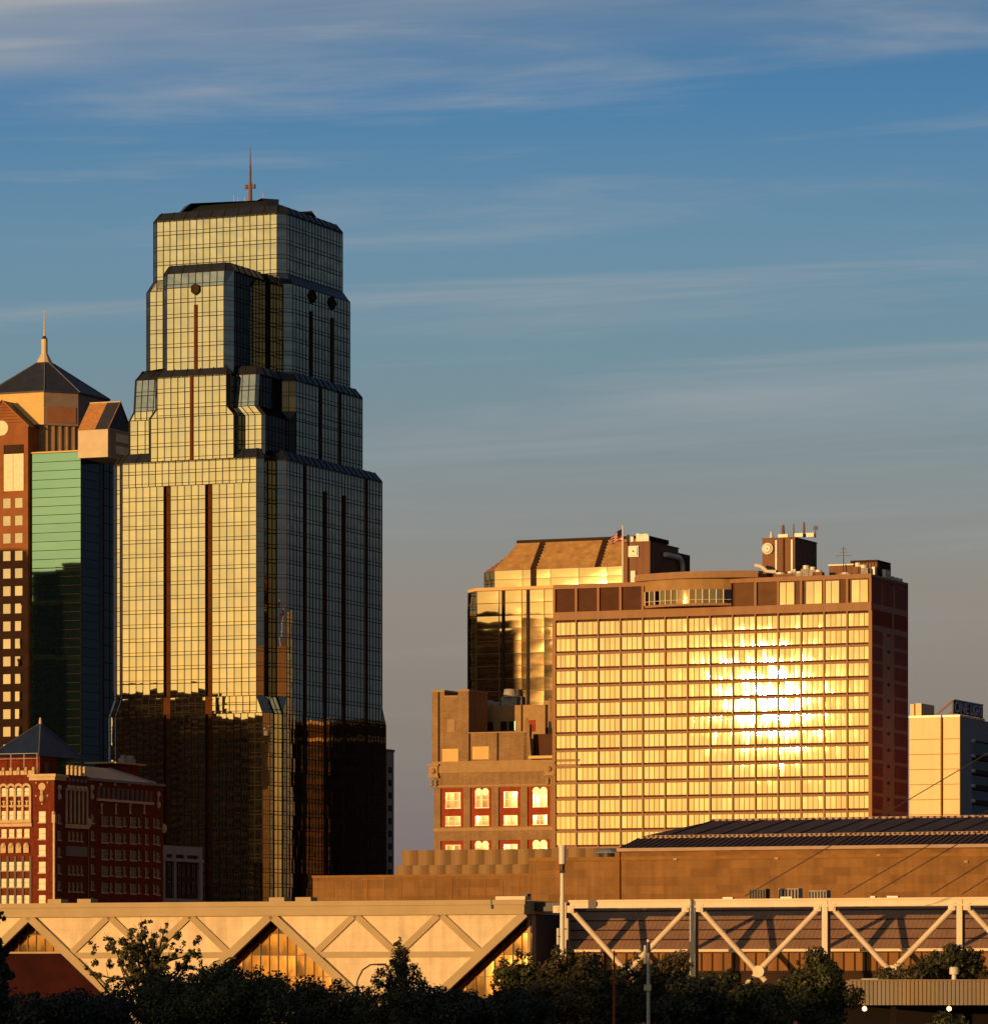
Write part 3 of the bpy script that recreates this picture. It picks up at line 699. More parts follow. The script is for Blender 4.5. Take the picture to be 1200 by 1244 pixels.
build_gold()

# ------------------------------------------------------------------ tan brick building in front of it
def build_tan():
    f = Frame(705, 1180); r = f.root('tan_brick_building', 'tan brick loft building with red brick window bays and a notched corner tower', 'building')
    B, S = 'tan_brick', 'tan_stone'
    Z = lambda py, x=-30, y=0: f.z(py, x, y)
    X = lambda px, y=0: f.lx(px, y)
    xl = X(527); zt = Z(926); D = 40
    m = MB()
    m.box(xl, 0, .5, D, 0, zt, B)                                       # body, behind piers and bands
    cols = [(535, 562.8), (571, 597), (605.4, 632), (640.5, 668.2)]
    edges = [527] + [p for c in cols for p in c] + [700]
    rows = [(957.5, 1005), (1021.5, 1068), (1085, 1132)]
    for a, b in zip(edges[0::2], edges[1::2]): m.box(X(a), X(b), 0, .5, 0, zt, B)
    for (t0, b0), (t1, b1) in zip(rows, rows[1:] + [(1150, 1240)]):
        for a, b in cols: m.box(X(a), X(b), .02, .5, Z(t1), Z(b0), B)
    for a, b in cols: m.box(X(a), X(b), .02, .5, Z(rows[0][0]), zt, B)
    m.box(xl - .3, 0, -.25, .5, Z(939), Z(926), S); m.box(xl - .2, 0, -.35, .5, Z(928), Z(925), S); m.box(xl, 0, -.15, .45, Z(956), Z(954), S); m.box(xl, 0, -.15, .45, Z(1010), Z(1006), S)
    m.build('wall', r)
    for t, b in rows:
        for q, (a, c) in enumerate(cols):
            m = MB(); m.box(X(a), X(c), .38, .52, Z(b), Z(t), 'brick_infill'); bay = m.build('window_bay', r)
            pa, pc = X(a), X(c); w = pc - pa; zb, zt_ = Z(b), Z(t); h = zt_ - zb
            for u in (0, 1):
                x0 = pa + w * (.24 + .32 * u) - (.02 * w if q == 0 else 0); x1 = x0 + w * (.27 if q else .3)
                for z0, z1 in ((zb + h * .05, zb + h * .27), (zb + h * .5, zb + h * .88)):
                    m = MB(); m.face([(x0, .37, z0), (x1, .37, z0), (x1, .37, z1), (x0, .37, z1)], 'window_glass', [(q * 9 + u * 3 + z0, 0), (q * 9 + u * 3 + z0 + .9, 0), (q * 9 + u * 3 + z0 + .9, .9), (q * 9 + u * 3 + z0, .9)])
                    for aa, bb, cc, dd in ((x0 - .12, x0, z0, z1), (x1, x1 + .12, z0, z1), (x0 - .12, x1 + .12, z1, z1 + .15), (x0 - .2, x1 + .2, z0 - .22, z0), (x0, x1, (z0 + z1) / 2 - .06, (z0 + z1) / 2 + .06)): m.box(aa, bb, .28, .40, cc, dd, 'window_cream')
                    if q % 2 and z1 > zb + h * .6: m.cyl(((x0 + x1) / 2, .24, z1 + .1), ((x0 + x1) / 2, .38, z1 + .1), (x1 - x0) * .62, (x1 - x0) * .62, 'window_cream', 14)
                    m.build('window', bay)
    # corner tower
    m = MB(); a, b = X(525), X(569.3); n0, n1 = X(540), X(556.5); zT, zN = Z(840), Z(846.5)
    m.box(a, b, -.1, 12, zt, zN, B); m.box(a, n0, -.1, 12, zN, zT, B); m.box(n1, b, -.1, 12, zN, zT, B); m.box(a - .15, n0 + .1, -.2, 12.1, zT, zT + .5, S); m.box(n1 - .1, b + .15, -.2, 12.1, zT, zT + .5, S); m.box(n0, n1, -.15, 12, zN, zN + .4, S)
    m.box(X(533.3) - .2, X(533.3) + .2, -.3, -.1, zt, zT, 'bronze_dark')
    m.box(X(537.5), X(557), -.2, -.1, Z(926.5), Z(909.5), 'gold_panel'); m.box(X(543.5), X(552.5), -.2, -.1, Z(889), Z(873.5), 'tan_stone')
    m.build('corner_tower', r)
    # parapet wall and set-back top storey
    m = MB(); p1 = X(640); m.box(b, p1, 0, 1.2, zt, Z(891.5), B); m.box(b, p1, -.1, 1.3, Z(891.5), Z(890), S)
    for px in (570.5, 604.7): m.box(X(px) - .25, X(px) + .25, -.1, 0, zt, Z(891), 'bronze_dark')
    m.box(X(574), X(594), -.1, 0, Z(923), Z(907.5), 'gold_panel'); m.build('parapet', r)
    m = MB(); m.face([(p1 - 1, 0, zt), (p1 + 1.2, 0, zt), (p1 + .4, 0, Z(874)), (p1 - .3, 0, Z(874))], B); m.box(p1 - .6, p1 + .7, .05, 1.4, zt, Z(882), B); m.build('gable_wall', r)
    m = MB(); ys = 16; s0, s1 = X(571, ys), X(672, ys); m.box(s0, s1, ys, D, zt, Z(857.5, -30, ys), S)
    for px in (576.5, 595, 612, 622): m.box(X(px, ys) - .9, X(px, ys) + .9, ys - .1, ys, Z(888, -30, ys), Z(877, -30, ys), 'dark_glass')
    m.box(X(645, ys) - 1.2, X(645, ys) + 1.2, ys - .1, ys, Z(890, -30, ys), Z(876, -30, ys), 'brick_infill')
    m.box(X(634, ys) - .2, X(634, ys) + .2, ys - .15, ys, zt, Z(857.5, -30, ys), 'bronze_dark'); m.build('top_storey', r)
    m = MB(); m.box(X(642), X(673), 3.0, 9.0, Z(922), Z(893), 'hotel_recess'); m.box(X(642), 0, -.1, .6, Z(923.5), Z(920), 'gold_panel'); m.build('open_loggia', r)
    m = MB(); x0, x1 = X(660, 8), X(671, 8); m.box(x0, x1, 8, 14, zt, Z(851, -10, 8), S); m.box(x0 + .5, x0 + 1.2, 7.9, 8, zt + 4, Z(856, -10, 8), 'bronze_dark'); m.box(x1 - .9, x1 - .2, 7.9, 8, zt + 4, Z(848, -10, 8), 'tan_brick'); m.build('stair_head', r)
    for px, py, w, h, mat in ((579, 843, 2.2, 2.6, 'white_metal'), (588, 848, 1.6, 2.8, 'dark_steel'), (596, 851, 1.3, 1.6, 'galvanised'), (603, 853, 1.6, 1.2, 'galvanised'), (620, 837.5, 3.0, 3.2, 'galvanised'), (630, 838, 1.8, 3.4, 'dark_steel')):
        y = 19; x = X(px, y); zb = Z(857.5, -30, 16); zq = Z(py, x, y); m = MB()
        m.box(x - w / 1.4, x + w / 1.4, y - 1, y + 1.4, zb, zb + (zq - zb) * .55, mat); m.cyl((x, y, zb + (zq - zb) * .5), (x, y, zq), w * .66, w * .52, mat, 14); m.build('roof_vent', r)
    # scrolled corner brackets
    for px in (527.5, 668.5):
        m = MB(); x = X(px); m.box(x - 1.2, x + 1.2, -.7, .2, Z(944), Z(930), S); m.box(x - 1.5, x + 1.5, -.95, .2, Z(930), Z(927.5), S); m.box(x - 1.4, x + 1.4, -.85, .2, Z(944.5), Z(942), S)
        for u in (-.55, .55):
            for zz in (949, 953): m.ball((x + u, -.3, Z(zz)), .5, S, 8)
        m.ball((x, -.75, Z(936.5)), .75, S, 10); m.build('corner_bracket', r)
build_tan()

# ------------------------------------------------------------------ white office block and rooftop sign at the right
W_ = Frame(1166, 1120)
def build_white():
    f = W_; r = f.root('white_office_block', 'blank cream walled office block beside the hotel with dark open decks', 'office building')
    xl = f.lx(1104.5); zt = f.z(871); D = f.ly(1245); V = 'violet_concrete'
    s0, s1 = f.lx(1142.3), f.lx(1145.6)
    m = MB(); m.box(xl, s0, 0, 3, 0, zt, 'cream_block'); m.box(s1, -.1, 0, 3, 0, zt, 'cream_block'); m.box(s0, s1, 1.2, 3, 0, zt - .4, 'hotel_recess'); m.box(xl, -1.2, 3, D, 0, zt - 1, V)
    for k in range(14):
        z = zt - 5.2 - k * 3.55
        for a, b in ((xl, s0), (s1, -.1)): m.box(a + .1, b - .1, -.06, 0, z, z + .16, 'tan_stone')
    for a, b in ((xl, s0), (s1, -.1)): m.box(a - .1, b + .1, -.15, .5, zt, zt + .5, 'window_cream')
    m.build('front_wall', r)
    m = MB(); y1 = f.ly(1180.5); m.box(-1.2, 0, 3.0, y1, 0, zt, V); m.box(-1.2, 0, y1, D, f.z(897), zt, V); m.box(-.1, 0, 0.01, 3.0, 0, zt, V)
    for k in range(9):
        z = f.z(897) - 3.3 - k * 3.55; m.box(-1.0, -.02, y1, D, z - 1.1, z, 'hotel_recess')
    m.build('side_wall', r)
    for k in range(9):
        m = MB(); z = f.z(897) - k * 3.55; m.box(-.02, .7, y1 - .6, y1 + .4, z - .5, z + .2, 'white_metal'); m.build('floodlight', r)
    m = MB(); x = f.lx(1188.5, 8) ; m.box(-1.15, -1.05, y1, D, 0, f.z(897), 'dark_glass'); m.build('deck_glazing', r)
    for a, b, y, py in ((1104, 1110, 5, 855.5), (1112, 1119, 5, 854.5)):
        m = MB(); x0, x1 = f.lx(a, y), f.lx(b, y); m.box(x0 + (.3 if a == 1104 else 0), x1, y, y + 10, zt - .5, f.z(py, x1, y), 'cream_block'); m.build('roof_house', r)
    m = MB(); k = 9
    for i in range(12):
        y = .6 + i * 1.6; m.box(-.35, .12, y, y + 1.0, zt, zt + .55, 'window_cream')
    m.build('coping', r)
    # sign
    y0 = .8; X = -2.2; ya, yb = f.ly(1158, X), f.ly(1194, X)
    s = empty('rooftop_sign', 'black rooftop sign reading ONE LIGHT in pale letters', 'sign', tuple(f.w(X, ya, zt)), -A)
    h0, h1 = f.z(866.5, X, ya) - zt, f.z(850, X, ya) - zt; L = yb - ya
    m = MB(); m.box(-.3, 0, 0, L * .52, h0, h1, 'sign_black'); m.box(-.3, 0, L * .545, L, h0, h1, 'sign_black')
    m.box(-.05, .12, 0, L, h1 - .12, h1 + .12, 'sign_letter'); m.box(-.3, .02, L * .52, L * .545, h0, h1, 'sign_black'); m.build('board', s)
    for y in (.3, L * .33, L * .66, L - .3):
        m = MB(); m.bar((-.2, y, -.3), (-.2, y, h0 + 1), .25, .2, 'bronze_dark', (1, 0, 0)); m.bar((-5.5, y, -.3), (-.4, y, h1 - .4), .45, .3, 'brown_panel', (0, -1, 0)); m.build('support_strut', s)
    for t, u0, u1 in (('ONE', .03, .50), ('LIGHT', .56, .98)):
        cu = bpy.data.curves.new('lettering', 'FONT'); cu.body = t; cu.size = 1; cu.extrude = .05; cu.offset = .012
        cu.materials.append(MATS['sign_letter'])
        tmp = bpy.data.objects.new('lettering_source', cu); COL.objects.link(tmp); bpy.context.view_layer.update()
        me = bpy.data.meshes.new_from_object(tmp.evaluated_get(bpy.context.evaluated_depsgraph_get())); bpy.data.objects.remove(tmp)
        o = bpy.data.objects.new('lettering', me); COL.objects.link(o)
        w, hh = max(v.co.x for v in me.vertices), max(v.co.y for v in me.vertices)
        sy = (h1 - h0) * .80 / max(hh, .1); sx = (u1 - u0) * L / max(w, .1)
        o.parent = s; o.location = (.06, u0 * L, h0 + (h1 - h0) * .11); o.rotation_euler = (math.pi / 2, 0, math.pi / 2); o.scale = (sx, sy, 1)
build_white()

# ------------------------------------------------------------------ brick tower with pyramid roof at the left edge
def build_pavilion():
    f = Frame(98, 1390); r = f.root('pyramid_roof_tower', 'brown brick and green glass tower under a dark pyramid roof', 'skyscraper')
    X = f.lx
    xg = X(37); zg = f.z(548.5); yd = f.ly(148)
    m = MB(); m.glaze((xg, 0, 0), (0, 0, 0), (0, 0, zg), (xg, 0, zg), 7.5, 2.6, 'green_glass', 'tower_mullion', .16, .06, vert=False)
    m.box(xg - .2, .15, 0, 1, zg, zg + .5, 'gold_panel'); m.build('green_glass_wall', r)
    m = MB(); y1, y2 = f.ly(121), f.ly(126)
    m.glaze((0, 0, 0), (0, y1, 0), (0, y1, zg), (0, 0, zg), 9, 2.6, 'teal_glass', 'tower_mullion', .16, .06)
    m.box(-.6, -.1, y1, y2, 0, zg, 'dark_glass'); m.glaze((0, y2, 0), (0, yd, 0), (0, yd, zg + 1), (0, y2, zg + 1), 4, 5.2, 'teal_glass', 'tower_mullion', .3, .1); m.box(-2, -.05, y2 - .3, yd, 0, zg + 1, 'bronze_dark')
    m.build('side_glass_wall', r)
    m = MB(); m.box(X(-70), -.65, .7, yd - .1, 0, zg - .1, 'bronze_dark'); m.build('core', r)
    # brick wing with a gable
    yw = -1.3; x1 = X(34, yw); xp = X(3, yw); x0 = 2 * xp - x1
    zs, zp = f.z(516, x1, yw), f.z(487.5, xp, yw)
    m = MB(); hole = (X(4.5, yw), X(27, yw), f.z(597, xp, yw), f.z(541, xp, yw))
    cols = [(X(3.2, yw), X(13, yw)), (X(17.6, yw), X(27.6, yw))]
    m.box(x0, x1, yw + .25, 22, 0, zs, 'orange_brick')
    # facing round the windows: piers and bands, so that the panes sit in real recesses
    rows = [605.5 + 21.35 * k for k in range(30)]
    mx = [x0, cols[0][0] - 3 * (cols[1][0] - cols[0][0])]
    pc = cols[1][0] - cols[0][0]; pw = cols[0][1] - cols[0][0]
    allc = [(cols[1][0] - pc * k, cols[1][0] - pc * k + pw) for k in range(5) if cols[1][0] - pc * k > x0 + .3][::-1]
    ed = [x0] + [v for c in allc for v in c] + [x1]
    zbot = f.z(rows[-1] + 12, xp, yw)
    for a, b in zip(ed[0::2], ed[1::2]): m.box(a, b, yw, yw + .25, 0, hole[2] - .6, 'orange_brick')
    for k, py in enumerate(rows):
        for a, b in allc:
            zt_ = f.z(py, xp, yw); zl = f.z(py + 12.5, xp, yw); zup = f.z(rows[k - 1] + 12.5, xp, yw) if k else hole[2] - .6
            if zl > 0: m.box(a, b, yw + .003, yw + .25, zt_, zup, 'orange_brick')
    m.box(x0, hole[0], yw, yw + .25, hole[2] - .6, zs, 'orange_brick'); m.box(hole[1] + .6, x1, yw, yw + .25, hole[2] - .6, zs, 'orange_brick'); m.box(hole[0], hole[1] + .6, yw, yw + .25, hole[3], zs, 'orange_brick')
    m.face([(x0, yw, zs), (x1, yw, zs), (xp, yw, zp)], 'orange_brick')
    for k in range(1, 8):                                               # stone joints in the gable
        z = zs + (zp - zs) * k / 8; h = (1 - k / 8) * (x1 - xp); m.bar((xp - h, yw, z), (xp + h, yw, z), .10, .03, 'bronze_dark')
    m.build('brick_wing', r)
    m = MB(); m.box(hole[0], hole[1] + .5, yw + .24, yw + .26, f.z(552, xp, yw), hole[3], 'bronze_dark'); m.build('dark_opening', r)
    m = MB(); m.box(hole[0] - .1, hole[1] + .4, yw + .05, yw + .2, hole[2], f.z(552, xp, yw), 'window_cream'); m.box((hole[0] + hole[1]) / 2 - .1, (hole[0] + hole[1]) / 2 + .1, yw + .0, yw + .05, hole[2], f.z(552, xp, yw), 'cream_panel'); m.build('large_window', r)
    xo, zo = X(2, yw), f.z(520, xp, yw)
    m = MB(); m.cyl((xo, yw - .1, zo), (xo, yw + .05, zo), 2.15, 2.15, 'window_cream', 28); m.cyl((xo, yw - .05, zo), (xo, yw + .04, zo), 2.5, 2.5, 'brown_panel', 28); m.build('round_window', r)
    for k, py in enumerate(rows[:16]):
        for a, b in allc[-3:]:
            m = MB(); z0, z1 = f.z(py + 12.5, xp, yw), f.z(py, xp, yw); u = k * 5 + round(a); m.face([(a, yw + .1, z0), (b, yw + .1, z0), (b, yw + .1, z1), (a, yw + .1, z1)], 'window_mirror', [(u, k), (u + 1, k), (u + 1, k + 1), (u, k + 1)])
            for aa, bb, cc, dd in ((a, a + .1, z0, z1), (b - .1, b, z0, z1), (a + .1, b - .1, z0, z0 + .1), (a + .1, b - .1, z1 - .1, z1)): m.box(aa, bb, yw + .03, yw + .12, cc, dd, 'bronze_frame')
            m.build('window', r)
    m = MB(); e = .5
    m.face([(x1 + e, yw - .4, zs - e), (x1 + e, 24, zs - e), (xp, 24, zp + .3), (xp, yw - .4, zp + .3)], 'slate_roof'); m.face([(x0 - e, 24, zs - e), (x0 - e, yw - .4, zs - e), (xp, yw - .4, zp + .3), (xp, 24, zp + .3)], 'slate_roof')
    m.bar((x1 + e, yw - .35, zs - e), (xp, yw - .35, zp + .35), .35, .15, 'brown_panel'); m.bar((x0 - e, yw - .35, zs - e), (xp, yw - .35, zp + .35), .35, .15, 'brown_panel'); m.build('wing_roof', r)
    # octagon attic and pyramid
    y0 = 4.0; V1 = X(54, y0); c = 7.3; S = f.ly(131, V1 + c) - y0 - c; L = V1 - 18.0
    O8 = [(L, y0), (V1, y0), (V1 + c, y0 + c), (V1 + c, y0 + c + S), (V1, y0 + 2 * c + S), (L, y0 + 2 * c + S), (L - c, y0 + c + S), (L - c, y0 + c)]
    ze = f.z(474.5, V1, y0); zb = f.z(516, V1, y0)
    m = MB(); m.prism(O8, zb, ze, 'grey_stone'); I8 = inset(O8, 1.2); m.prism(I8, zg - 2, zb, 'grey_stone')
    m.build('attic', r)
    m = MB(); m.box(L, V1 - .1, y0 - .2, y0 - .02, zb + .2, ze - .2, 'gold_panel'); m.box(L, V1 - .1, y0 - .3, y0 - .2, (zb + ze) / 2 + .6, (zb + ze) / 2 + .9, 'cream_panel'); m.build('attic_panel', r)
    a, b = Vector((*O8[1], 0)), Vector((*O8[2], 0)); nn = (1, -1, 0)
    m = MB(); p, q = a.lerp(b, .06), a.lerp(b, .93); zc = f.z(503, V1, y0); m.bar((p.x, p.y, zc), (q.x, q.y, zc), 4.7, .2, 'brown_panel', nn); m.build('attic_panel', r)
    for k in range(5):                                                  # posts of the open storey below
        t = .1 + .2 * k; p = a.lerp(b, t); m = MB(); m.bar((p.x - 1.2, p.y + 1.2, zg), (p.x - 1.2, p.y + 1.2, zb), .5, 1.0, 'tan_stone', nn); m.build('column', r)
    m = MB(); I = inset(O8, 2.6); m.prism(I, zg, zb, 'orange_brick'); m.build('open_storey', r)
    ap = (V1 - 9.0, y0 + c + S / 2); zt = f.z(441, ap[0], ap[1])
    T8 = [(ap[0] + (x - ap[0]) * .13, ap[1] + (y - ap[1]) * .13) for x, y in O8]; R8 = inset(O8, -.7)
    m = MB(); m.loft(R8, ze, T8, zt, 'slate_roof', 'slate_roof'); m.prism(R8, ze - .4, ze, 'slate_roof')
    for p, q in zip(R8, T8): m.bar((*p, ze), (*q, zt), .25, .15, 'lead_roof', (p[0] - ap[0], p[1] - ap[1], 14))
    m.build('pyramid_roof', r)
    m = MB(); Z = lambda py: f.z(py, *ap)
    T9 = [(ap[0] + (x - ap[0]) * .05, ap[1] + (y - ap[1]) * .05) for x, y in O8]; m.loft(T8, zt, T9, Z(429), 'cream_panel', 'cream_panel')
    m.prism(T9, Z(429), Z(412), 'cream_panel'); m.loft(T9, Z(412), [(ap[0] + (x - ap[0]) * .02, ap[1] + (y - ap[1]) * .02) for x, y in O8], Z(408), 'slate_roof', 'slate_roof')
    m.cyl((*ap, Z(408)), (*ap, Z(377)), .28, .07, 'truss_white', 8); m.build('lantern', r)
    # right hand wing: cream box with a gabled roof turned to the side
    yb0 = -.5; b0, b1 = X(94.8, yb0), X(131, yb0); z0, z1 = f.z(551.5, b1, yb0), f.z(519.5, b1, yb0)
    yr_ = f.ly(160, b1); ym = (yb0 + yr_) / 2; zr = f.z(489, b1, ym)
    m = MB(); m.box(b0, b1, yb0, yr_, z0 - .8, z1, 'cream_panel'); m.box(b0 + .2, b1 + .06, yb0 + .4, yr_, z0 - .7, z1 - .1, 'grey_stone'); m.face([(b1, yb0, z1), (b1, yr_, z1), (b1, ym, zr)], 'slate_roof'); m.build('side_wing', r)
    m = MB(); e = .35
    xm = b0 + (b1 - b0) * .58
    m.face([(b0, yb0 - e, z1 - e), (xm, yb0 - e, z1 - e), (xm, ym, zr + .3), (b0, ym, zr + .3)], 'orange_tile'); m.face([(xm, yb0 - e, z1 - e), (b1 + e, yb0 - e, z1 - e), (b1 + e, ym, zr + .3), (xm, ym, zr + .3)], 'slate_roof')
    m.face([(b1 + e, yr_ + e, z1 - e), (b0, yr_ + e, z1 - e), (b0, ym, zr + .3), (b1 + e, ym, zr + .3)], 'slate_roof'); m.bar((b0, ym, zr + .2), (b1 + e, ym, zr + .2), .5, .3, 'cream_panel', (0, -.3, 1)); m.bar((b1 + e - .1, yb0 - e, z1 - e), (b1 + e - .1, ym, zr + .3), .35, .15, 'orange_tile', (1, 0, 0)); m.build('wing_roof', r)
    for k in range(4):
        for zz in (z0 + .6, z0 + 4.2):
            m = MB(); y = yb0 + 5 + k * (yr_ - yb0 - 7) / 4; m.box(b1 + .06, b1 + .2, y, y + 2.2, zz, zz + 2.4, 'window_cream'); m.build('window', r)
build_pavilion()

# ------------------------------------------------------------------ red brick hotel in front
def build_brick():
    K = 1130 / 1090; f = Frame(66, 1130); r = f.root('red_brick_hotel', 'ornate red brick hotel with cream terracotta trim and a small blue pyramid roof', 'hotel')
    X, Y = f.lx, f.ly; Z = lambda py: f.z(py, -2, 0); TC = 'terracotta'; R = 'red_brick'
    xl = X(-55); ye = Y(198); yk = Y(106); zt = Z(941)
    zk = f.z(942, 0, 0)
    m = MB(); m.box(xl, 0, 0, yk, 0, zt, R); m.box(-40, 0, yk, ye, 0, f.z(944, 0, yk), R); m.build('wall', r)
    sz = lambda py, y: f.z(py, 0, y)
    # cornice over the corner bay, piers
    xc = X(36)
    m = MB(); m.box(xc, .35, -.35, 5.5, Z(948), Z(944), TC); m.box(xc - .3, .7, -.7, 6, Z(944), Z(940.5), TC); m.build('cornice', r)
    m = MB(); m.box(-.35, .12, -.12, .35, 0, Z(992), TC); m.box(-.55, .3, -.3, .55, Z(1000), Z(990), TC); m.ball((-.12, -.1, Z(988)), .5, TC, 8); m.build('corner_shaft', r)
    def win(x0, x1, z0, z1, par=r, side=False, mat='window_cream'):
        m = MB()
        if side:
            m.box(.0, .05, x0, x1, z0, z1, 'dark_glass'); m.box(.05, .12, x0, x0 + .22, z0, z1, mat); m.box(.05, .12, x0, x1, (z0 + z1) / 2, (z0 + z1) / 2 + .15, mat)
            m.box(0, .25, x0 - .2, x1 + .2, z0 - .3, z0, TC); m.box(.05, .12, x0 + .2, x1 - .3, z0, z1 - .1, 'grey_stone')
        else:
            m.box(x0, x1, -.06, 0, z0, z1, mat); m.box(x0, x1, -.1, -.06, (z0 + z1) / 2 - .08, (z0 + z1) / 2 + .08, TC); m.box(x0 - .2, x1 + .2, -.25, 0, z0 - .3, z0, TC); m.box(x0 + .25, x1 - .15, -.09, -.06, z0 + .2, z1 - .2, 'window_cream')
        m.build('window', par)
    for k in range(7):
        py = 986 + 20.4 * k; win(X(47.5), X(55.5), Z(py + 13), Z(py))
    # cartouche
    m = MB(); x = X(51.5); m.cyl((x, -.25, Z(956)), (x, 0, Z(956)), .95, .95, TC, 16); m.ball((x, -.1, Z(963)), .55, TC, 8, 1.4); m.ball((x, -.1, Z(970)), .75, TC, 8, 1.3)
    for dx, py in ((-1.6, 951), (1.5, 951), (-1.6, 967), (1.5, 967), (0, 977)): m.ball((x + dx, -.1, Z(py)), .28, TC, 8)
    m.build('cartouche', r)
    # arcaded bay: arches, mullioned windows, balcony, oriels
    xs = [X(37.5) - 1.98 * K * k for k in range(0, 9)]
    m = MB()
    for x in xs:
        m.box(x - .28, x + .28, -.5, 0, Z(997), Z(958), TC)
    for a, b in zip(xs[1:], xs[:-1]):
        c = (a + b) / 2; n = 8
        for i in range(n):
            t0, t1 = math.pi * i / n, math.pi * (i + 1) / n; rr = (b - a) / 2
            m.bar((c - rr * math.cos(t0), 0, Z(958) + rr * math.sin(t0)), (c - rr * math.cos(t1), 0, Z(958) + rr * math.sin(t1)), .6, .5, TC)
    m.box(xs[-1] - .4, xs[0] + .4, -.7, 0, Z(999.5), Z(996.5), TC); m.box(xs[-1] - .4, xs[0] + .4, -.4, 0, Z(1004), Z(1000), TC); m.box(xs[-1] - .4, xs[0] + .3, -.25, 0, Z(979.5), Z(978), TC); m.build('arcade', r)
    for a, b in zip(xs[1:], xs[:-1]):
        win(a + .3, b - .3, Z(966), Z(957)); 
        m = MB(); c = (a + b) / 2; m.box(c - .18, c + .18, -.2, 0, Z(980), Z(973), TC); m.box(c - .4, c + .4, -.22, 0, Z(974), Z(972.4), TC); m.box(c - .4, c + .4, -.22, 0, Z(980.5), Z(979.2), TC); m.build('ornament', r)
        win(a + .35, b - .35, Z(995), Z(985)); win(a + .35, b - .35, Z(1017), Z(1007))
        m = MB(); m.ball((c, -.15, Z(1027)), .75, TC, 10); m.box(c - .7, c + .7, -.55, 0, Z(1036), Z(1027), TC); m.build('oriel', r)
        for k in range(5):
            py = 1047 + 20.4 * k; win(a + .35, b - .35, Z(py + 10), Z(py))
        m = MB(); m.box(b - .3, b + .3, -.25, .0, 0, Z(1040), 'dark_glass'); m.build('pilaster', r)
    # battlement finials along the parapet
    for k in range(9):
        m = MB(); x = X(41) - 1.95 * K * k; m.box(x - .3, x + .3, -.3, .3, zt, zt + .8, TC); m.ball((x, 0, zt + 1.3), .5, TC, 8, 1.3); m.box(x - 1.5, x - .5, -.1, .25, zt, zt + 1.0, TC); m.build('finial', r)
    # roof house with blue pyramid
    y0 = 4.5; p0, p1 = X(-4, y0), X(48.5, y0); zq = f.z(918.5, p1, y0); yq = f.ly(69, p1)
    m = MB(); m.box(p0, p1, y0, yq, zt - .1, zq, R); m.box(p1, p1 + .08, y0 + 2, y0 + 4.2, zt + .4, zt + 3.4, 'dark_glass'); m.build('roof_house', r)
    e = 1.6; yb = f.ly(96, p1); cx, cy = (p0 + p1) / 2 + .6, (y0 + yb) / 2; za = f.z(878.5, cx, cy)
    m = MB(); Bq = [(p0 - e, y0 - e), (p1 + e * .3, y0 - e), (p1 + e, yb), (p0 - e, yb)]
    for i in range(4):
        a, b = Bq[i], Bq[(i + 1) % 4]; m.face([(*a, zq), (*b, zq), (cx, cy, za)], 'blue_roof'); m.bar((*a, zq), (cx, cy, za), .18, .12, 'lead_roof', (a[0] - cx, a[1] - cy, 5))
    m.face([(*p, zq) for p in Bq[::-1]], 'blue_roof'); m.build('pyramid_roof', r)
    m = MB(); m.cyl((cx, cy, za - .4), (cx, cy, za + 1.3), .45, .2, TC, 8); m.build('roof_finial', r)
    m = MB(); yr_ = 1.5
    for k in range(6):
        x = X(45, yr_) - 3.4 * K * k; m.box(x - .06, x + .06, yr_, yr_ + .12, zt, zt + 5.2, 'pole_grey')
    m.box(X(-60, yr_), X(45, yr_), yr_, yr_ + .1, zt + 5.1, zt + 5.2, 'pole_grey'); m.box(X(-60, yr_), X(45, yr_), yr_, yr_ + .1, zt + 3.9, zt + 3.98, 'pole_grey'); m.build('railing', r)
    # shaded side: corner bay, arcade, long wing
    ya, yb2 = Y(80), Y(105)
    m = MB()
    for k in range(6):
        y = ya + (yb2 - ya) * k / 5; m.box(0, .4, y - .2, y + .2, sz(1000, ya), sz(958, ya), TC)
    for k in range(5): m.ball((.2, ya + (yb2 - ya) * (k + .5) / 5, sz(957, ya)), .75, TC, 8)
    m.box(0, .6, ya - .4, yb2 + .4, sz(1006, ya), sz(1001, ya), TC); m.box(0, .3, ya, yb2, sz(1040, ya), sz(1028, ya), 'grey_stone'); m.build('arcade', r)
    for k in range(5):
        m = MB(); y = ya + (yb2 - ya) * (k + .5) / 5; zz = sz(934, ya); m.box(-.3, .3, y - .3, y + .3, zz - 1.4, zz, TC); m.ball((0, y, zz + .4), .45, TC, 8, 1.3); m.build('finial', r)
        m = MB(); m.box(.0, .5, y - .4, y + .4, zz - 3.0, zz - 2.3, 'grey_stone'); m.build('bracket', r)
        for py in (1010, 1051, 1072):
            if k < 4: win(ya + (yb2 - ya) * (k + .6) / 5, ya + (yb2 - ya) * (k + 1.05) / 5, sz(py + 11, ya), sz(py, ya), side=True)
    m = MB()
    for yy in (Y(71.5), Y(111)):
        m.ball((.1, yy, sz(957, yy)), .7, TC, 8); m.ball((.1, yy, sz(968, yy)), .6, TC, 8, 1.5); m.box(0, .2, yy - .25, yy + .25, sz(968, yy), sz(957, yy), TC)
    yy = Y(192); m.ball((.1, yy, sz(965, yy)), .6, TC, 8, 1.3); m.ball((.1, yy, sz(978, yy)), .65, TC, 8, 1.5); m.box(0, .2, yy - .2, yy + .2, sz(978, yy), sz(965, yy), TC); m.build('cartouche', r)
    for k in range(6):
        for px in (70, 110.5, 190.5):
            y = Y(px); py = (989 if px < 150 else 995) + 20.3 * k
            win(y, y + 1.5, sz(py + 11, y), sz(py, y), side=True)
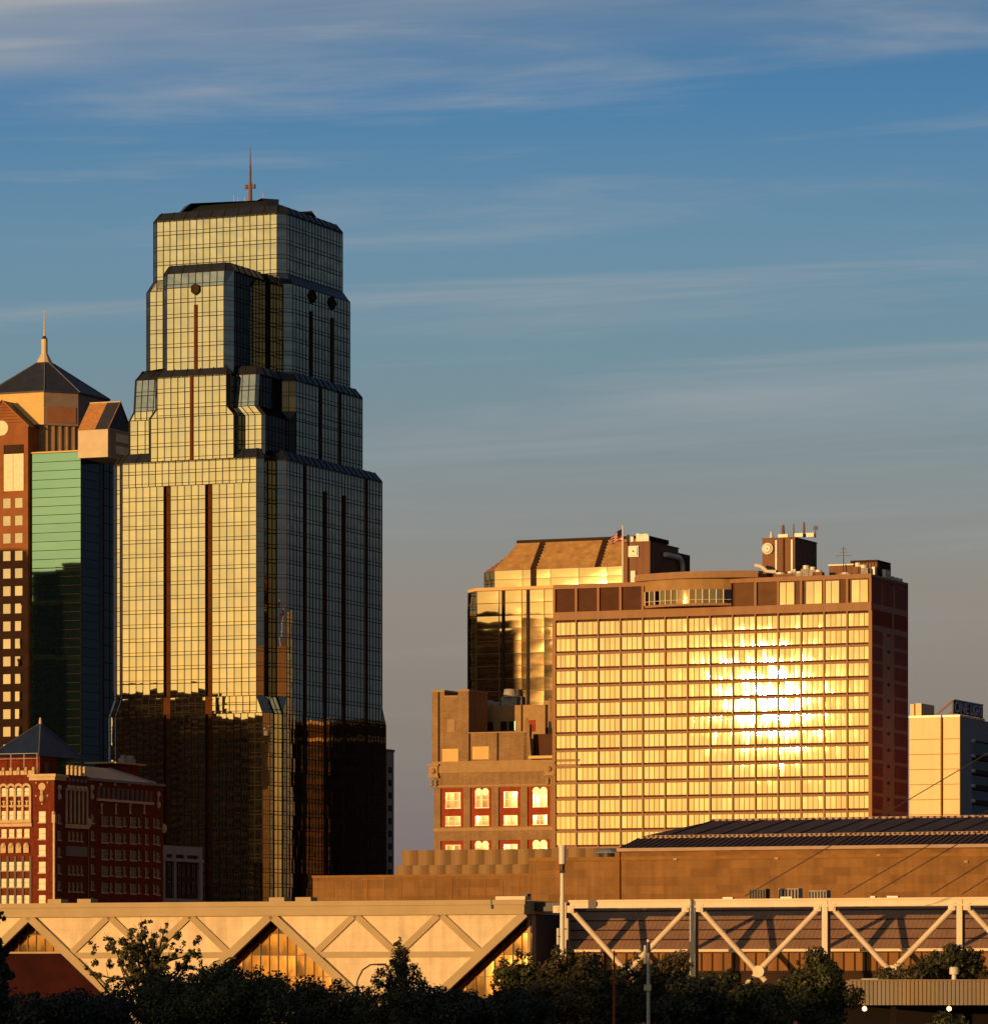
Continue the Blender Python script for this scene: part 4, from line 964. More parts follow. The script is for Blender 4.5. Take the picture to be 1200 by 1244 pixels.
    for px in (122, 138.5, 156.5, 175):
        y = Y(px)
        for k in range(5):
            py = 991 + (px - 122) * .04 + 20.3 * k
            wide = 1.5 if px > 170 else 3.2
            win(y + .6, y + .6 + wide, sz(py + 12, y), sz(py, y), side=True)
            if px < 170 or 1: win(y + 5.0, y + 6.1, sz(py + 11, y), sz(py, y), side=True)
    m = MB(); yA, yB_ = Y(117), Y(185); m.box(0, .6, yA, yB_, sz(972, yA) - .2, sz(970, yA), TC)
    m.build('balcony_ledge', r)
    for k in range(12):
        m = MB(); y = yA + 1 + (yB_ - yA - 2) * k / 11; zz = sz(971, yA); m.box(.0, .3, y - .45, y - .2, zz, zz + 2.4, 'grey_stone'); m.box(.0, .3, y + .2, y + .45, zz, zz + 2.4, 'grey_stone'); m.ball((.1, y, zz + 2.6), .45, 'grey_stone', 8); m.build('arched_window', r)
    for k in range(4):
        m = MB(); y = Y(123 + 17.3 * k); zz = sz(983, y); m.box(0, .25, y - .2, y + .2, zz - 1.0, zz + 1.0, TC); m.box(0, .3, y - .4, y + .4, zz + .9, zz + 1.25, TC); m.box(0, .3, y - .4, y + .4, zz - 1.25, zz - .9, TC); m.build('ornament', r)
        m = MB(); zz = sz(955, y); m.ball((.2, y - .8, zz + .3), .45, TC, 8); m.build('bracket', r)
    m = MB(); zq0 = sz(945, yk); m.box(-.3, .7, yk, ye + .3, zq0 - .6, zq0, 'lead_roof')
    m.face([(.6, yk + .3, zq0 + .02), (.6, ye - 5, zq0 + .02), (-9, ye - 12, zq0 + 3.6), (-9, yk + .3, zq0 + 3.6)], 'lead_roof'); m.face([(.6, ye - 5, zq0 + .02), (-9, ye - 5, zq0 + .02), (-9, ye - 12, zq0 + 3.6)], 'lead_roof')
    m.bar((.6, ye - 5, zq0), (-9, ye - 12, zq0 + 3.6), .35, .25, 'pale_stone', (1, 1, 2)); m.build('lead_roof', r)
    m = MB(); y = Y(146, -14); m.box(-19, -12, y - 4, y + 6, zq0 - 1, sz(931, y) + .6, R); m.box(-20, -11, y - 8, y + 8, sz(931, y) + .6, sz(930, y) + .8, TC); m.build('roof_house', r)
    for dy, w in ((0, 1.0), (4, 1.4)):
        m = MB(); zq2 = sz(930, y) + .8; m.box(-14, -12.4, y + dy - w, y + dy + w, zq2, zq2 + 1.2, 'galvanised'); m.cyl((-13.2, y + dy, zq2 + 1.2), (-13.2, y + dy, zq2 + 2.0), w * .7, w * .7, 'galvanised', 10); m.build('roof_unit', r)
    m = MB(); yv = Y(106.5); m.cyl((.25, yv, 0), (.25, yv, sz(992, yv)), .16, .16, 'brown_panel', 6); m.ball((.3, yv, sz(1000, yv)), .8, TC, 8, 1.6); m.build('side_shaft', r)
    m = MB(); m.ball((.3, ye, sz(1007, ye)), .8, TC, 8, 1.6); m.build('corner_ornament', r)
build_brick()

def build_stone():
    f = Frame(197.5, 1215); r = f.root('small_stone_building', 'small pale stone building with dark openings right of the brick hotel', 'building')
    ye = f.ly(246); S = 'pale_stone'; zt = f.z(1027); Z = lambda py: f.z(py, 0, 8); Y = lambda px: f.ly(px)
    m = MB(); m.box(-22, -.5, 0, ye, 0, zt - .1, 'hotel_recess'); m.box(-.5, 0, 0, ye, Z(1038.5), zt, S); m.box(-.5, .35, -.2, ye + .2, Z(1047), Z(1043), S); m.box(-22, 0, -.3, 0, 0, zt, S)
    for a, b in ((198, 202), (209.5, 213.5), (224.5, 227), (241, 246)):
        m.box(-.5, .05, Y(a), Y(b), Z(1043), Z(1038.5), S)
    for a, b in ((198, 200.5), (211.5, 214), (242, 246)): m.box(-.5, .1, Y(a), Y(b), 0, Z(1047), S)
    m.box(-.5, .12, 0, ye, 0, Z(1092), S); m.build('wall', r)
    for px, w in ((205, 1.4), (217.5, 1.2), (223, .8), (228.5, .9), (234.5, 1.3)):
        for a, b in ((1050, 1066), (1071, 1087)):
            y = Y(px); m = MB(); m.box(-.45, -.3, y, y + w, Z(b), Z(a), 'dark_glass'); m.box(-.3, -.2, y, y + .2, Z(b), Z(a), 'grey_stone'); m.box(-.3, -.2, y, y + w, Z(a + 1.5), Z(a), 'grey_stone'); m.box(-.3, -.2, y + w - .2, y + w, Z(b), Z(a), 'grey_stone'); m.build('window', r)
build_stone()

def build_slim():
    f = Frame(468, 1345); r = f.root('slim_grey_building', 'slim pale grey building edge just right of the glass tower', 'building')
    ye = f.ly(478.5); zt = f.z(913)
    m = MB(); m.box(-30, 0, 0, ye, 0, zt, 'pale_stone'); m.box(-30.2, .2, -.2, ye + .2, zt, zt + .7, 'grey_stone'); m.build('wall', r)
    for k in range(18):
        m = MB(); z = zt - 6 - k * 3.6; m.box(0, .08, ye * .35, ye * .75, z, z + 1.7, 'dark_glass'); m.build('window', r)
build_slim()

# ------------------------------------------------------------------ stone arena with dark roofs
def build_arena():
    f = Frame(1300, 860); r = f.root('stone_arena', 'long low limestone arena with a dark seamed roof and a fluted block', 'arena')
    X = f.lx; S = 'limestone'; D = 70
    Z = lambda py, px: f.z(py, X(px), 0)
    x0, x1, x2, x3 = X(380), X(487), X(645), X(752)
    m = MB(); z0 = Z(1067, 380); m.box(x0, x2, 0, D, 0, z0, S); m.box(x0 - .15, x2, -.15, .6, z0, z0 + .45, 'limestone_plain')
    for k in range(12):
        x = X(405 + k * 20.5); m.box(x - .12, x + .12, -.08, 0, z0 - 4.2, z0 - .6, 'limestone_plain')
    m.build('low_wall', r)
    m = MB(); zm = Z(1043.5, 645); m.box(x2, 0, -.6, D, 0, zm, S); m.box(x2 - .1, 0, -.75, .2, zm - .5, zm + .15, 'limestone_plain'); m.box(x3 - .5, x3 + .5, -1.0, -.6, 0, zm + 1.0, 'limestone_plain')
    m.box(x3 + .5, 0, -.6, D, zm, zm + 1.6, S)
    for px, py in ((822, 1044), (945, 1043), (1069, 1039), (1175, 1047)): m.box(X(px) - .35, X(px) + .35, -.95, -.6, Z(py + 1.5, px), Z(py - 1, px), 'roof_edge')
    m.build('main_wall', r)
    # fluted metal block above the low wall
    m = MB(); yb = 6.0; n = 17; fa, fb = f.lx(487, yb), f.lx(850, yb); zt = f.z(1033.5, f.lx(487, yb), yb); zm_ = f.z(1052, f.lx(487, yb), yb)
    sf = f.lx(507, yb) - fa
    k = 0; x = fa
    while x < fb:
        N = 7
        for lo, hi, dx, dy in ((z0, zm_, -1.0, 0.0), (zm_, zt, 0, .4)):
            P = [(x + dx + sf * (i / N), yb + dy - .95 * math.sin(math.pi * i / N)) for i in range(N + 1)]
            for p, q in zip(P[:-1], P[1:]): m.face([(*p, lo), (*q, lo), (*q, hi), (*p, hi)], 'fluted_metal', smooth=True)
            m.face([(*p, hi) for p in P] , 'fluted_metal')
        x += sf
    m.box(fa - .8, fb, yb + .1, D - 5, z0, zm_ - .02, 'fluted_metal'); m.box(fa, fb, yb + .5, D - 5, zm_ - .1, zt - .02, 'fluted_metal'); m.build('fluted_block', r)
    # seamed roof in two slopes
    ze = zm + 1.6; e = .6
    def slope(xa, ya, za, xb, yb_, zb_, mat, xr=0, seams=True, step=2.1):
        mm.face([(xa, ya, za), (xr, ya, za), (xr, yb_, zb_), (xb, yb_, zb_)], mat)
        if seams:
            n = int((xr - xb) / step)
            for i in range(n):
                t = xb + i * step; mm.bar((t - 0 * (xb - xa), ya if t > xa else ya, za), (t, yb_, zb_), .16, .16, mat, (0, -(zb_ - za), yb_ - ya))
    xa = X(756); xb = f.lx(776, 9); zb_ = f.z(1019, xb, 9)
    mm = MB(); slope(xa - .4, -1.2, ze, xb, 9, zb_, 'arena_roof', step=1.25); mm.face([(xa - .4, D, ze), (xa - .4, -1.2, ze), (xb, 9, zb_), (xb, D, zb_)], 'arena_roof'); mm.box(xa - .6, 0, -1.5, -1.15, ze - .5, ze + .12, 'roof_edge')
    mm.build('lower_roof', r)
    mm = MB(); yc = 34; xc = f.lx(866, yc); zc = f.z(997.5, xc, yc); xb2 = f.lx(783, 10)
    slope(xb2, 9.6, zb_ + .5, xc, yc, zc, 'arena_roof', step=5.2); mm.face([(xb2, 60, zb_ + .5), (xb2, 9.6, zb_ + .5), (xc, yc, zc), (xc, 60, zc)], 'arena_roof'); mm.box(xb2 - .3, 0, 9.0, 9.7, zb_, zb_ + .55, 'roof_edge')
    n = 90
    for i in range(n): x = xb2 + (0 - xb2) * i / n; mm.box(x, x + .5, 8.9, 9.0, zb_ + .15, zb_ + .5, 'arena_roof')
    mm.build('upper_roof', r)
    m = MB(); m.box(xc, 0, yc, D - 2, ze, zc + .05, 'arena_roof'); m.box(xc - .2, 0, yc - .3, yc + .2, zc - .1, zc + .35, 'roof_edge'); 
    for i in range(60): x = xc + (0 - xc) * i / 60; m.box(x, x + .45, yc - .45, yc - .3, zc - .05, zc + .3, 'arena_roof')
    m.build('ridge', r)
    m = MB(); cx, cy = f.lx(739, 3), 3; rr = 2.0; zz = zm
    m.cyl((cx, cy, zz - .2), (cx, cy, zz + .9), rr * .9, rr * .9, 'dark_steel', 18)
    for i in range(5): a0, a1 = i * .3, (i + 1) * .3; m.cyl((cx, cy, zz + .9 + 1.0 * math.sin(a0)), (cx, cy, zz + .9 + 1.0 * math.sin(a1)), rr * 1.25 * math.cos(a0), rr * 1.25 * math.cos(a1), 'lead_roof', 18)
    m.build('domed_vent', r)
build_arena()

# ------------------------------------------------------------------ white truss hall across the foreground
Hf = Frame(640, 600)
HROT = -A
def build_hall():
    f = Hf; r = f.root('truss_hall', 'long cream hall with a white zigzag truss facade and gold glass triangles', 'convention hall')
    X = f.lx; FR = 'hall_frame'; CR = 'hall_cream'
    zt = lambda px: 0
    z_top, z_b = f.z(1094.5), f.z(1111); z_mid = f.z(1159.5); z_bot = -0.0
    xR = X(640); P = (xR - X(332)) / 3                                  # bay of the zigzag
    node = lambda k: xR - k * P                                          # top nodes
    L = node(12)
    m = MB(); m.box(L, xR, -.9, 30, z_b, z_top, FR); m.box(L, xR + .2, -1.15, -.85, z_top - .5, z_top + .12, FR); m.box(L, xR, -1.0, -.85, z_b - .02, z_b + .25, FR); m.build('top_beam', r)
    # big bays: solid cream bays and recessed gold glass triangles (apex at every third node)
    hgt = z_b - z_mid; slope = hgt / (P / 2)
    def tri_open(k):                                                     # glass triangle with its apex at node k
        a = node(k); half = (z_b - z_bot) / slope
        return a, half
    apex = [0, 3, 6, 9, 12]
    pane = MB()
    def wallpoly(pts): 
        m = MB(); n = len(pts)
        m.face([(x, -.25, z) for x, z in pts], CR)
        return m
    for q, k in enumerate(apex[:-1]):
        a, h = tri_open(k); b, _ = tri_open(apex[q + 1])
        m = wallpoly([(b, z_b), (b + h if b + h < (a + b) / 2 else (a + b) / 2, max(z_bot, z_b - slope * min(h, (a - b) / 2))), (a - h if a - h > (a + b) / 2 else (a + b) / 2 + .001, max(z_bot, z_b - slope * min(h, (a - b) / 2))), (a, z_b)])
        m.build('cream_panel', r)
    # diagonals and the mid rail
    W = .95
    for k in range(0, 12):
        for sgn in (-1, 1):
            big = k in apex
            if k == 0 and sgn == 1: continue
            x = node(k); xe = x + sgn * P / 2; ze = z_mid
            y = -.25; d = .55 if big else .28
            if big: xe = x + sgn * (z_b - z_bot) / slope * .96; ze = z_b - slope * abs(xe - x)
            m = MB(); m.bar((x, y, z_b + .1), (xe, y, ze), W * (1.12 if big else .88), d, FR); m.build('diagonal', r)
    for k in range(0, 12, 3):
        m = MB(); m.bar((node(k + 2) - P / 2 * (1 if 1 else 0), -.25, z_mid), (node(k + 1) + P / 2, -.25, z_mid), .75, .22, FR); m.build('mid_rail', r)
    # recess: soffits along the big diagonals and the gold glass behind
    dpt = 1.5; z_sill = z_b - 4.55
    for k in apex[:-1]:
        a, h = tri_open(k); m = MB()
        for sgn in (-1, 1):
            if k == 0 and sgn == 1: continue
            m.face([(a, -.25, z_b), (a, dpt, z_b), (a + sgn * h, dpt, z_bot), (a + sgn * h, -.25, z_bot)], 'dark_steel' if sgn < 0 else FR)  # left soffit gets a darker colour, its shade painted in
        m.build('soffit', r)
        m = MB(); pw, ph = 1.27, 2.78; u = 0
        x_r = a + (h if k else 0)
        rows_z = [z_b - 2.4 - ph * i for i in range(-1, 8)]
        zlist = sorted([z for z in rows_z if z < z_b] + [z_b])
        zr = [z_b] + [z_b - 2.3 - ph * i for i in range(8)]
        nx = int(2 * h / pw) + 2
        for i in range(nx):
            xa = a - (nx // 2) * pw + i * pw; xb = xa + pw
            if xa >= x_r - .01: continue
            xb = min(xb, x_r)
            for j in range(len(zr) - 1):
                za, zb = zr[j + 1], zr[j]
                if zb < 0: continue
                if abs((xa + xb) / 2 - a) - pw > (z_b - za) / slope: continue
                if k == 6:
                    if zb <= z_sill: continue
                    za = max(za, z_sill)
                m.face([(xa, dpt, za), (xb, dpt, za), (xb, dpt, zb), (xa, dpt, zb)], 'hall_glass', [(i, j), (i + .98, j), (i + .98, j + .98), (i, j + .98)])
                m.box(xa - .05, xa + .05, dpt - .12, dpt - .005, za, zb, 'bronze_frame'); m.box(xa, xb, dpt - .10, dpt - .006, zb - .05, zb + .05, 'bronze_frame')
        m.build('glass_triangle', r)
        if k == 6:
            m = MB(); m.box(a - h, a + h, dpt, dpt + .1, 0, z_sill - .1, 'shaded_maroon'); m.build('maroon_wall', r)  # wall below the sill, with its shade painted in
            m = MB(); m.box(a - (z_b - z_sill) / slope, a + (z_b - z_sill) / slope, dpt - .3, dpt, z_sill - .2, z_sill + .05, FR); m.build('sill', r)
    m = MB(); m.box(L, xR - .1, 3.2, 29.5, 0, z_b - .1, 'dark_steel'); m.box(xR - .5, xR - .1, 1.3, 3.2, 0, z_b - .1, FR); m.build('core', r)
    m = MB(); yb = 2.5; m.box(X(645) - 6.0, X(690), yb, 6, z_b + .4, z_top - .2, 'dark_steel'); m.box(X(604), X(640), -.6, 1.2, z_top + .12, z_top + .55, 'truss_white'); m.box(X(628), X(636), 1.2, 2.4, z_top + .12, z_top + .9, 'dark_steel'); m.box(X(600.5), X(602), -1.2, -.95, z_top - 1.0, z_top + .3, 'dark_steel'); m.build('roof_edge_platform', r)
    for px, w in ((66, 2.0), (102, 2.0), (336, 2.2), (368, 2.2)):
        m = MB(); x = f.lx(px, 4); m.box(x - w / 2, x + w / 2, 4, 6, z_top, z_top + .75, FR); m.build('roof_hatch', r)
build_hall()

# the open steel truss to the right, carrying the roof behind it
def build_open_hall():
    f = Frame(690, 600); r = f.root('open_truss_hall', 'brown metal roofed hall behind an open white steel truss', 'convention hall')
    X = f.lx; T_ = 'truss_white'; z1, z0 = f.z(1094), f.z(1104); xe = X(1420)
    m = MB(); m.box(X(694), xe, -.5, .5, z0, z1, T_); m.box(X(693), xe, -.7, .7, z1 - .25, z1, T_); m.box(X(693), xe, -.7, .7, z0, z0 + .22, T_)
    for px in (722,): m.box(X(px) - .55, X(px) + .55, -.75, .75, z0 - .02, z1 + .02, 'dark_steel')
    m.build('top_chord', r)
    posts = [686.5, 843, 1003.5, 1167, 1334]
    zm = f.z(1181)
    for i, px in enumerate(posts):
        x = X(px); m = MB(); m.box(x - .36, x + .36, -.62, .62, 4 if i else 2, z1 - .3, T_)
        m.box(x - .42, x + .42, -.3, .3, 4, z1 - .4, 'dark_steel'); m.build('post', r)
        for sg in (-1, 1):
            m = MB(); xx = x + sg * .95; m.box(xx - .45, xx + .45, -.66, -.5, z0 - .55, z0 + .35, T_); m.cyl((xx, -.75, z0 - .1), (xx, -.6, z0 - .1), .33, .33, T_, 10); m.build('gusset', r)
    for a, b in zip(posts[:-1], posts[1:]):
        xa, xb = X(a), X(b); xm = (xa + xb) / 2
        m = MB(); m.cyl((xa + .8, 0, z0 - .1), (xm + .8, 0, zm - 1.2), .36, .36, T_, 12); m.build('diagonal', r)
        m = MB(); m.cyl((xb - .8, -.05, z0 - .1), (xm - .1, -.05, zm + .1), .36, .36, T_, 12); m.cyl((xm - .1, -.05, zm + .1), (xm - 4.2, -.05, zm - 4), .3, .26, T_, 10); m.build('diagonal', r)
        m = MB(); m.cyl((xm, -.55, zm), (xm, .55, zm), .75, .75, T_, 14); m.build('pin_joint', r)
    # roof slope behind: standing seams and purlin joints, gutter, panelled wall under it
    y0, y1 = 7.5, 14.5; zg = f.z(1154, 0, y0); zr = f.z(1101, 0, y1); xa = f.lx(650, y1)
    m = MB(); m.face([(xa, y0, zg), (xe + 10, y0, zg), (xe + 10, y1, zr), (xa, y1, zr)], 'metal_roof'); nn = (0, -(zr - zg), y1 - y0)
    for k in range(1, 5):
        t = k / 4.6; m.bar((xa, y0 + (y1 - y0) * t, zg + (zr - zg) * t), (xe + 10, y0 + (y1 - y0) * t, zg + (zr - zg) * t), .16, .07, 'bronze_dark', nn)
    x = xa
    while x < xe + 10: m.bar((x, y0, zg), (x, y1, zr), .07, .03, 'metal_roof', nn); x += .62
    m.build('roof_slope', r)
    m = MB(); m.box(xa, xe + 10, y0 - .45, y0, zg - .32, zg, T_); m.build('gutter', r)
    m = MB(); m.box(xa, xe + 10, y1, y1 + 20, zr - 1.2, zr + .05, 'dark_steel'); m.box(xa, xe + 10, y0 + .25, y0 + 22, 0, zg - .4, 'bronze_dark'); m.build('core', r)
    n = 0; x = xa + 1; zl = f.z(1180, 0, y0)
    random.seed(5)
    m = MB()
    while x < xe + 8:
        w = 1.45; m.box(x, x + w - .22, y0 + .08, y0 + .25, zl, zg - .5, 'wood_panel'); m.box(x + w - .22, x + w, y0 + .02, y0 + .25, zl - .3, zg - .5, 'bronze_dark'); x += w
    m.box(xa, xe + 8, y0 + .0, y0 + .25, zl - .35, zl, 'bronze_dark'); m.build('wall_panels', r)
    for px, py, w, h, mat in ((920, 1080, 2.2, 1.1, 'dark_steel'), (957.5, 1079.5, 2.7, .9, 'galvanised'), (993, 1082, 2.4, .7, 'galvanised')):
        m = MB(); y = 16; x = f.lx(px, y); zz = zr + .05; m.box(x - w / 2, x + w / 2, y, y + 1.6, zz, f.z(py, x, y), mat)
        for q in range(6): m.box(x - w / 2 + w * q / 6 + .08, x - w / 2 + w * (q + .6) / 6, y - .06, y, zz + .2, f.z(py, x, y) - .15, 'bronze_dark')
        m.build('roof_unit', r)
    for px, w in ((956, 1.5), (1061, .6), (1085, 1.4), (885, 1.3)):
        m = MB(); x = X(px); m.box(x - w / 2, x + w / 2, -.4, .4, z1, z1 + .22, 'white_metal'); m.build('cover_plate', r)
build_open_hall()

# guy cables rising to the right
for k, (p0, p1) in enumerate((((905, 1089), (1290, 862)), ((1025, 1087), (1290, 933)), ((1059, 1087), (1290, 951)), ((1131, 1087), (1290, 990)), ((1168, 1087), (1290, 1010)))):
    a, b = at(*p0, 560), at(*p1, 520); m = MB(); m.cyl(tuple(a - a), tuple(b - a), .055, .055, 'dark_steel', 6)
    o = m.build('guy_cable', None, tuple(a)); tag(o, ('dark guy cable rising past the cream office block, leftmost of five', 'second guy cable from the left, rising from the truss over the arena wall', 'third guy cable from the left, close beside the second one', 'fourth guy cable from the left, at the right end of the arena wall', 'shortest guy cable at the right end, rightmost of five')[k], 'cable', 'guy cables over the truss hall')

# ------------------------------------------------------------------ poles, lamps, canopy
def build_poles():
    p = at(683, 1200, 575); r = empty('antenna_mast', 'white mast with a thick antenna drum standing between the two halls', 'mast', (p.x, p.y, 0)); z = lambda py: at(0, py, 575).z
    m = MB(); m.cyl((0, 0, 0), (0, 0, z(1090)), .36, .30, 'white_metal', 12); m.cyl((0, 0, z(1090)), (0, 0, z(1058)), .26, .24, 'white_metal', 12); m.build('pole', r)
    m = MB(); m.cyl((0, 0, z(1050)), (0, 0, z(1030)), .42, .42, 'white_metal', 14); m.cyl((0, 0, z(1030)), (0, 0, z(1027)), .5, .5, 'white_metal', 14); m.build('antenna_drum', r)
    m = MB(); m.cyl((0, 0, z(1058)), (0, 0, z(1050)), .3, .3, 'dark_steel', 10); m.box(-.3, .35, -.4, .4, z(1061), z(1058), 'dark_steel'); m.build('mount', r)
    for dx, a, b in ((-.55, 1148, 1128), (.55, 1142, 1116)):
        m = MB(); m.box(dx - .14, dx + .14, -.2, .2, z(a), z(b), 'white_metal'); m.bar((dx, -.1, z((a + b) / 2)), (0, -.1, z((a + b) / 2)), .12, .12, 'dark_steel'); m.build('panel_antenna', r)
    D = 210; p = at(787.5, 1200, D); r = empty('camera_pole', 'pale grey pole with a camera and a box in front of the trees', 'pole', (p.x, p.y, 0)); z = lambda py: at(0, py, D).z
    m = MB(); m.cyl((0, 0, 0), (0, 0, z(1158)), .12, .075, 'pole_grey', 12); m.build('pole', r)
    m = MB(); m.cyl((0, 0, z(1158)), (0, 0, z(1145)), .09, .085, 'dark_steel', 10); m.ball((0, 0, z(1143.5)), .085, 'white_metal', 10); m.cyl((0, 0, z(1142)), (0, 0, z(1139)), .03, .02, 'dark_steel', 6); m.build('pole_head', r)
    m = MB(); m.cyl((-.14, -.02, z(1163)), (-.14, -.02, z(1149)), .075, .065, 'white_metal', 12); m.ball((-.14, -.02, z(1164)), .085, 'white_metal', 12); m.cyl((-.14, -.02, z(1171)), (-.14, -.02, z(1166)), .09, .045, 'white_metal', 10); m.bar((-.14, 0, z(1155)), (0, 0, z(1155)), .05, .05, 'pole_grey'); m.build('camera', r)
    m = MB(); m.box(-.20, .12, -.16, .1, z(1204), z(1196.5), 'pole_grey'); m.box(-.18, .10, -.175, -.16, z(1203.4), z(1197), 'truss_white'); m.build('equipment_box', r)
    D = 205; p = at(744.5, 1200, D); z = lambda py: at(0, py, D).z
    m = MB(); m.cyl((0, 0, 0), (.05, 0, z(1184)), .085, .05, 'rust_pole', 10); m.cyl((.05, 0, z(1184)), (.05, 0, z(1155)), .04, .03, 'dark_steel', 8)
    tag(m.build('rusty_pole', None, (p.x, p.y, 0)), 'thin rust red pole among the bushes left of the camera pole', 'pole')
    # street lamp arms peeping over the foliage
    for px, py, D, lab in ((452, 1172, 300, 'curved dark lamp arm beside the dark conifer'), (279, 1164, 300, 'small hooked lamp arm between tree and gold triangle')):
        p = at(px, py, D); r = empty('street_lamp', lab, 'street lamp', (p.x, p.y, 0), 0, 'street lamps behind the trees'); h = p.z; w = 1.0 if px > 400 else .45
        m = MB(); m.tube([(-w, 0, 0), (-w, 0, h - w * 1.6), (-w * .92, 0, h - w), (-w * .6, 0, h - w * .35), (-w * .1, 0, h - .02), (w * .4, 0, h)], .05, 'dark_steel', 8); m.build('lamp_post', r)
        m = MB(); m.prism([(w * .35, -.1), (w * .9, -.1), (w * .9, .1), (w * .35, .1)], h - .08, h + .06, 'dark_steel'); m.build('lamp_head', r)
build_poles()
def build_canopy():
    D = 360; r = empty('station_canopy', 'ribbed grey metal canopy with two lit lamps at the lower right', 'canopy', (at(1033, 0, D).x, D, 0))
    f0 = at(1033, 1200, D).x; X = lambda px: at(px, 1200, D).x - f0; Z = lambda py: at(0, py, D).z
    xe = X(1330)
    m = MB(); m.box(0, xe, .12, 14, Z(1221.5), Z(1191.5), 'canopy_metal'); x = 0
    while x < xe: m.box(x, x + .14, .05, .12, Z(1221.5), Z(1191.5), 'canopy_metal'); x += .31
    m.box(-.05, xe, -.06, .2, Z(1191.8), Z(1190.3), 'canopy_metal'); m.build('fascia', r)
    m = MB(); m.box(.3, xe, 9, 9.3, 0, Z(1221.5), 'canopy_shade'); m.build('back_wall', r)
    for px in (1085, 1240):
        m = MB(); m.box(X(px), X(px) + .4, 2, 2.4, 0, Z(1221.5), 'canopy_shade'); m.build('column', r)
    for px in (1051, 1154):
        m = MB(); c = (X(px), .8, Z(1226)); m.ball(c, .19, 'lamp_glow', 14); lp = m.build('lamp', r)
        m = MB(); m.cyl((c[0], c[1], c[2] + .22), (c[0], c[1], Z(1221.4)), .08, .1, 'dark_steel', 8); m.build('stem', lp)
        l = bpy.data.lights.new('canopy_lamp', 'POINT'); l.energy = 150; l.color = (1, .42, .12); l.shadow_soft_size = .3
        lo = bpy.data.objects.new('canopy_lamp_light', l); COL.objects.link(lo); lo.parent = r; lo.location = (c[0], c[1] - .45, c[2] - .1)
    m = MB(); x = X(1163.5); y = 3; m.cyl((x, y, Z(1192)), (x, y, Z(1183)), .2, .17, 'white_metal', 12); m.cyl((x, y, Z(1184)), (x, y, Z(1176.5)), .36, .36, 'white_metal', 16); m.cyl((x, y, Z(1176.5)), (x, y, Z(1175)), .38, .3, 'white_metal', 16); m.build('mushroom_vent', r)
    m = MB(); m.box(X(1048), X(1067), .5, 1.5, Z(1190.6), Z(1189.2), 'white_metal'); m.build('cover_plate', r)
build_canopy()

# ------------------------------------------------------------------ towers beyond the left edge, met only as reflections in the glass
def mirrored(p, s, n=(-SA, -CA)):
    d = Vector((p.x, p.y)).normalized(); n = Vector(n); q = d - n * (2 * d.dot(n)); return Vector((p.x + q.x * s, p.y + q.y * s, 0))
def build_neighbours():
    def block(name, label, c, hw, hd, tiers, cat='building', mat='offstage_stone'):
        r = empty(name, label, cat, tuple(c), -A); z = 0
        m = MB()
        for k, (top, ins) in enumerate(tiers):
            x, y = hw - ins, hd - ins; m.box(-x, x, -y, y, z, top, mat); m.box(-x - .4, x + .4, -y - .4, y + .4, top - 1.2, top - .001 * k, 'tan_stone'); z = top
        m.build('wall', r)
        m = MB(); z = 0
        for top, ins in tiers:
            x, y = hw - ins, hd - ins; zz = z + 1.5
            while zz + 2 < top - 1.5:
                for q in range(int(x / 1.9)):
                    for sg in (-1, 1):
                        m.box(sg * (q * 1.9 + .5), sg * (q * 1.9 + 1.7), y + .01, y + .06, zz, zz + 1.9, 'dark_glass')
                        if mat != 'offstage_stone': m.box(sg * (q * 1.9 + .5), sg * (q * 1.9 + 1.7), -y - .06, -y - .01, zz, zz + 1.9, 'dark_glass')
                for q in range(int(y / 1.9)):
                    for sg in (-1, 1): m.box(x + .01, x + .06, sg * (q * 1.9 + .5), sg * (q * 1.9 + 1.7), zz, zz + 1.9, 'dark_glass')
                zz += 3.8
            z = top
        o = m.build('window_rows', r); o['kind'] = 'stuff'
    f = Frame(98, 1390)
    p = f.w(f.lx(98), 0, 0); block('stepped_stone_tower', 'stepped stone tower mirrored dark in the green glass wall', mirrored(p, 150), 13.5, 13.5, [(118, 0), (136, .8), (146, 1.6), (148.5, 9)])
    p = T.w(T.lx(196), 0, 0); block('brown_office_block', 'brown office block mirrored at the foot of the glass tower', mirrored(p, 190), 15.5, 12, [(98, 0), (103, 1.2)])
    p = T.w(T.lx(292), 0, 0); block('lower_brown_block', 'lower brown block mirrored beside the brown office block', mirrored(p, 120), 12.5, 12, [(88, 0), (91, 1.0)])
    p = T.w(0, T.ly(408), 0); block('orange_brick_block', 'orange brick block hidden by the gold office block, mirrored in the shaded tower side', mirrored(p, 112, (CA, -SA)), 15, 14, [(86, 0), (91, 1.0)], mat='rust_brick')
    f = Frame(800, 1275); p = f.w(f.lx(612), 0, 0); block('tall_brown_block', 'tall brown block mirrored dark in the gold glass office block', mirrored(p, 215), 12.0, 12, [(122, 0), (128, 1.0)])
build_neighbours()

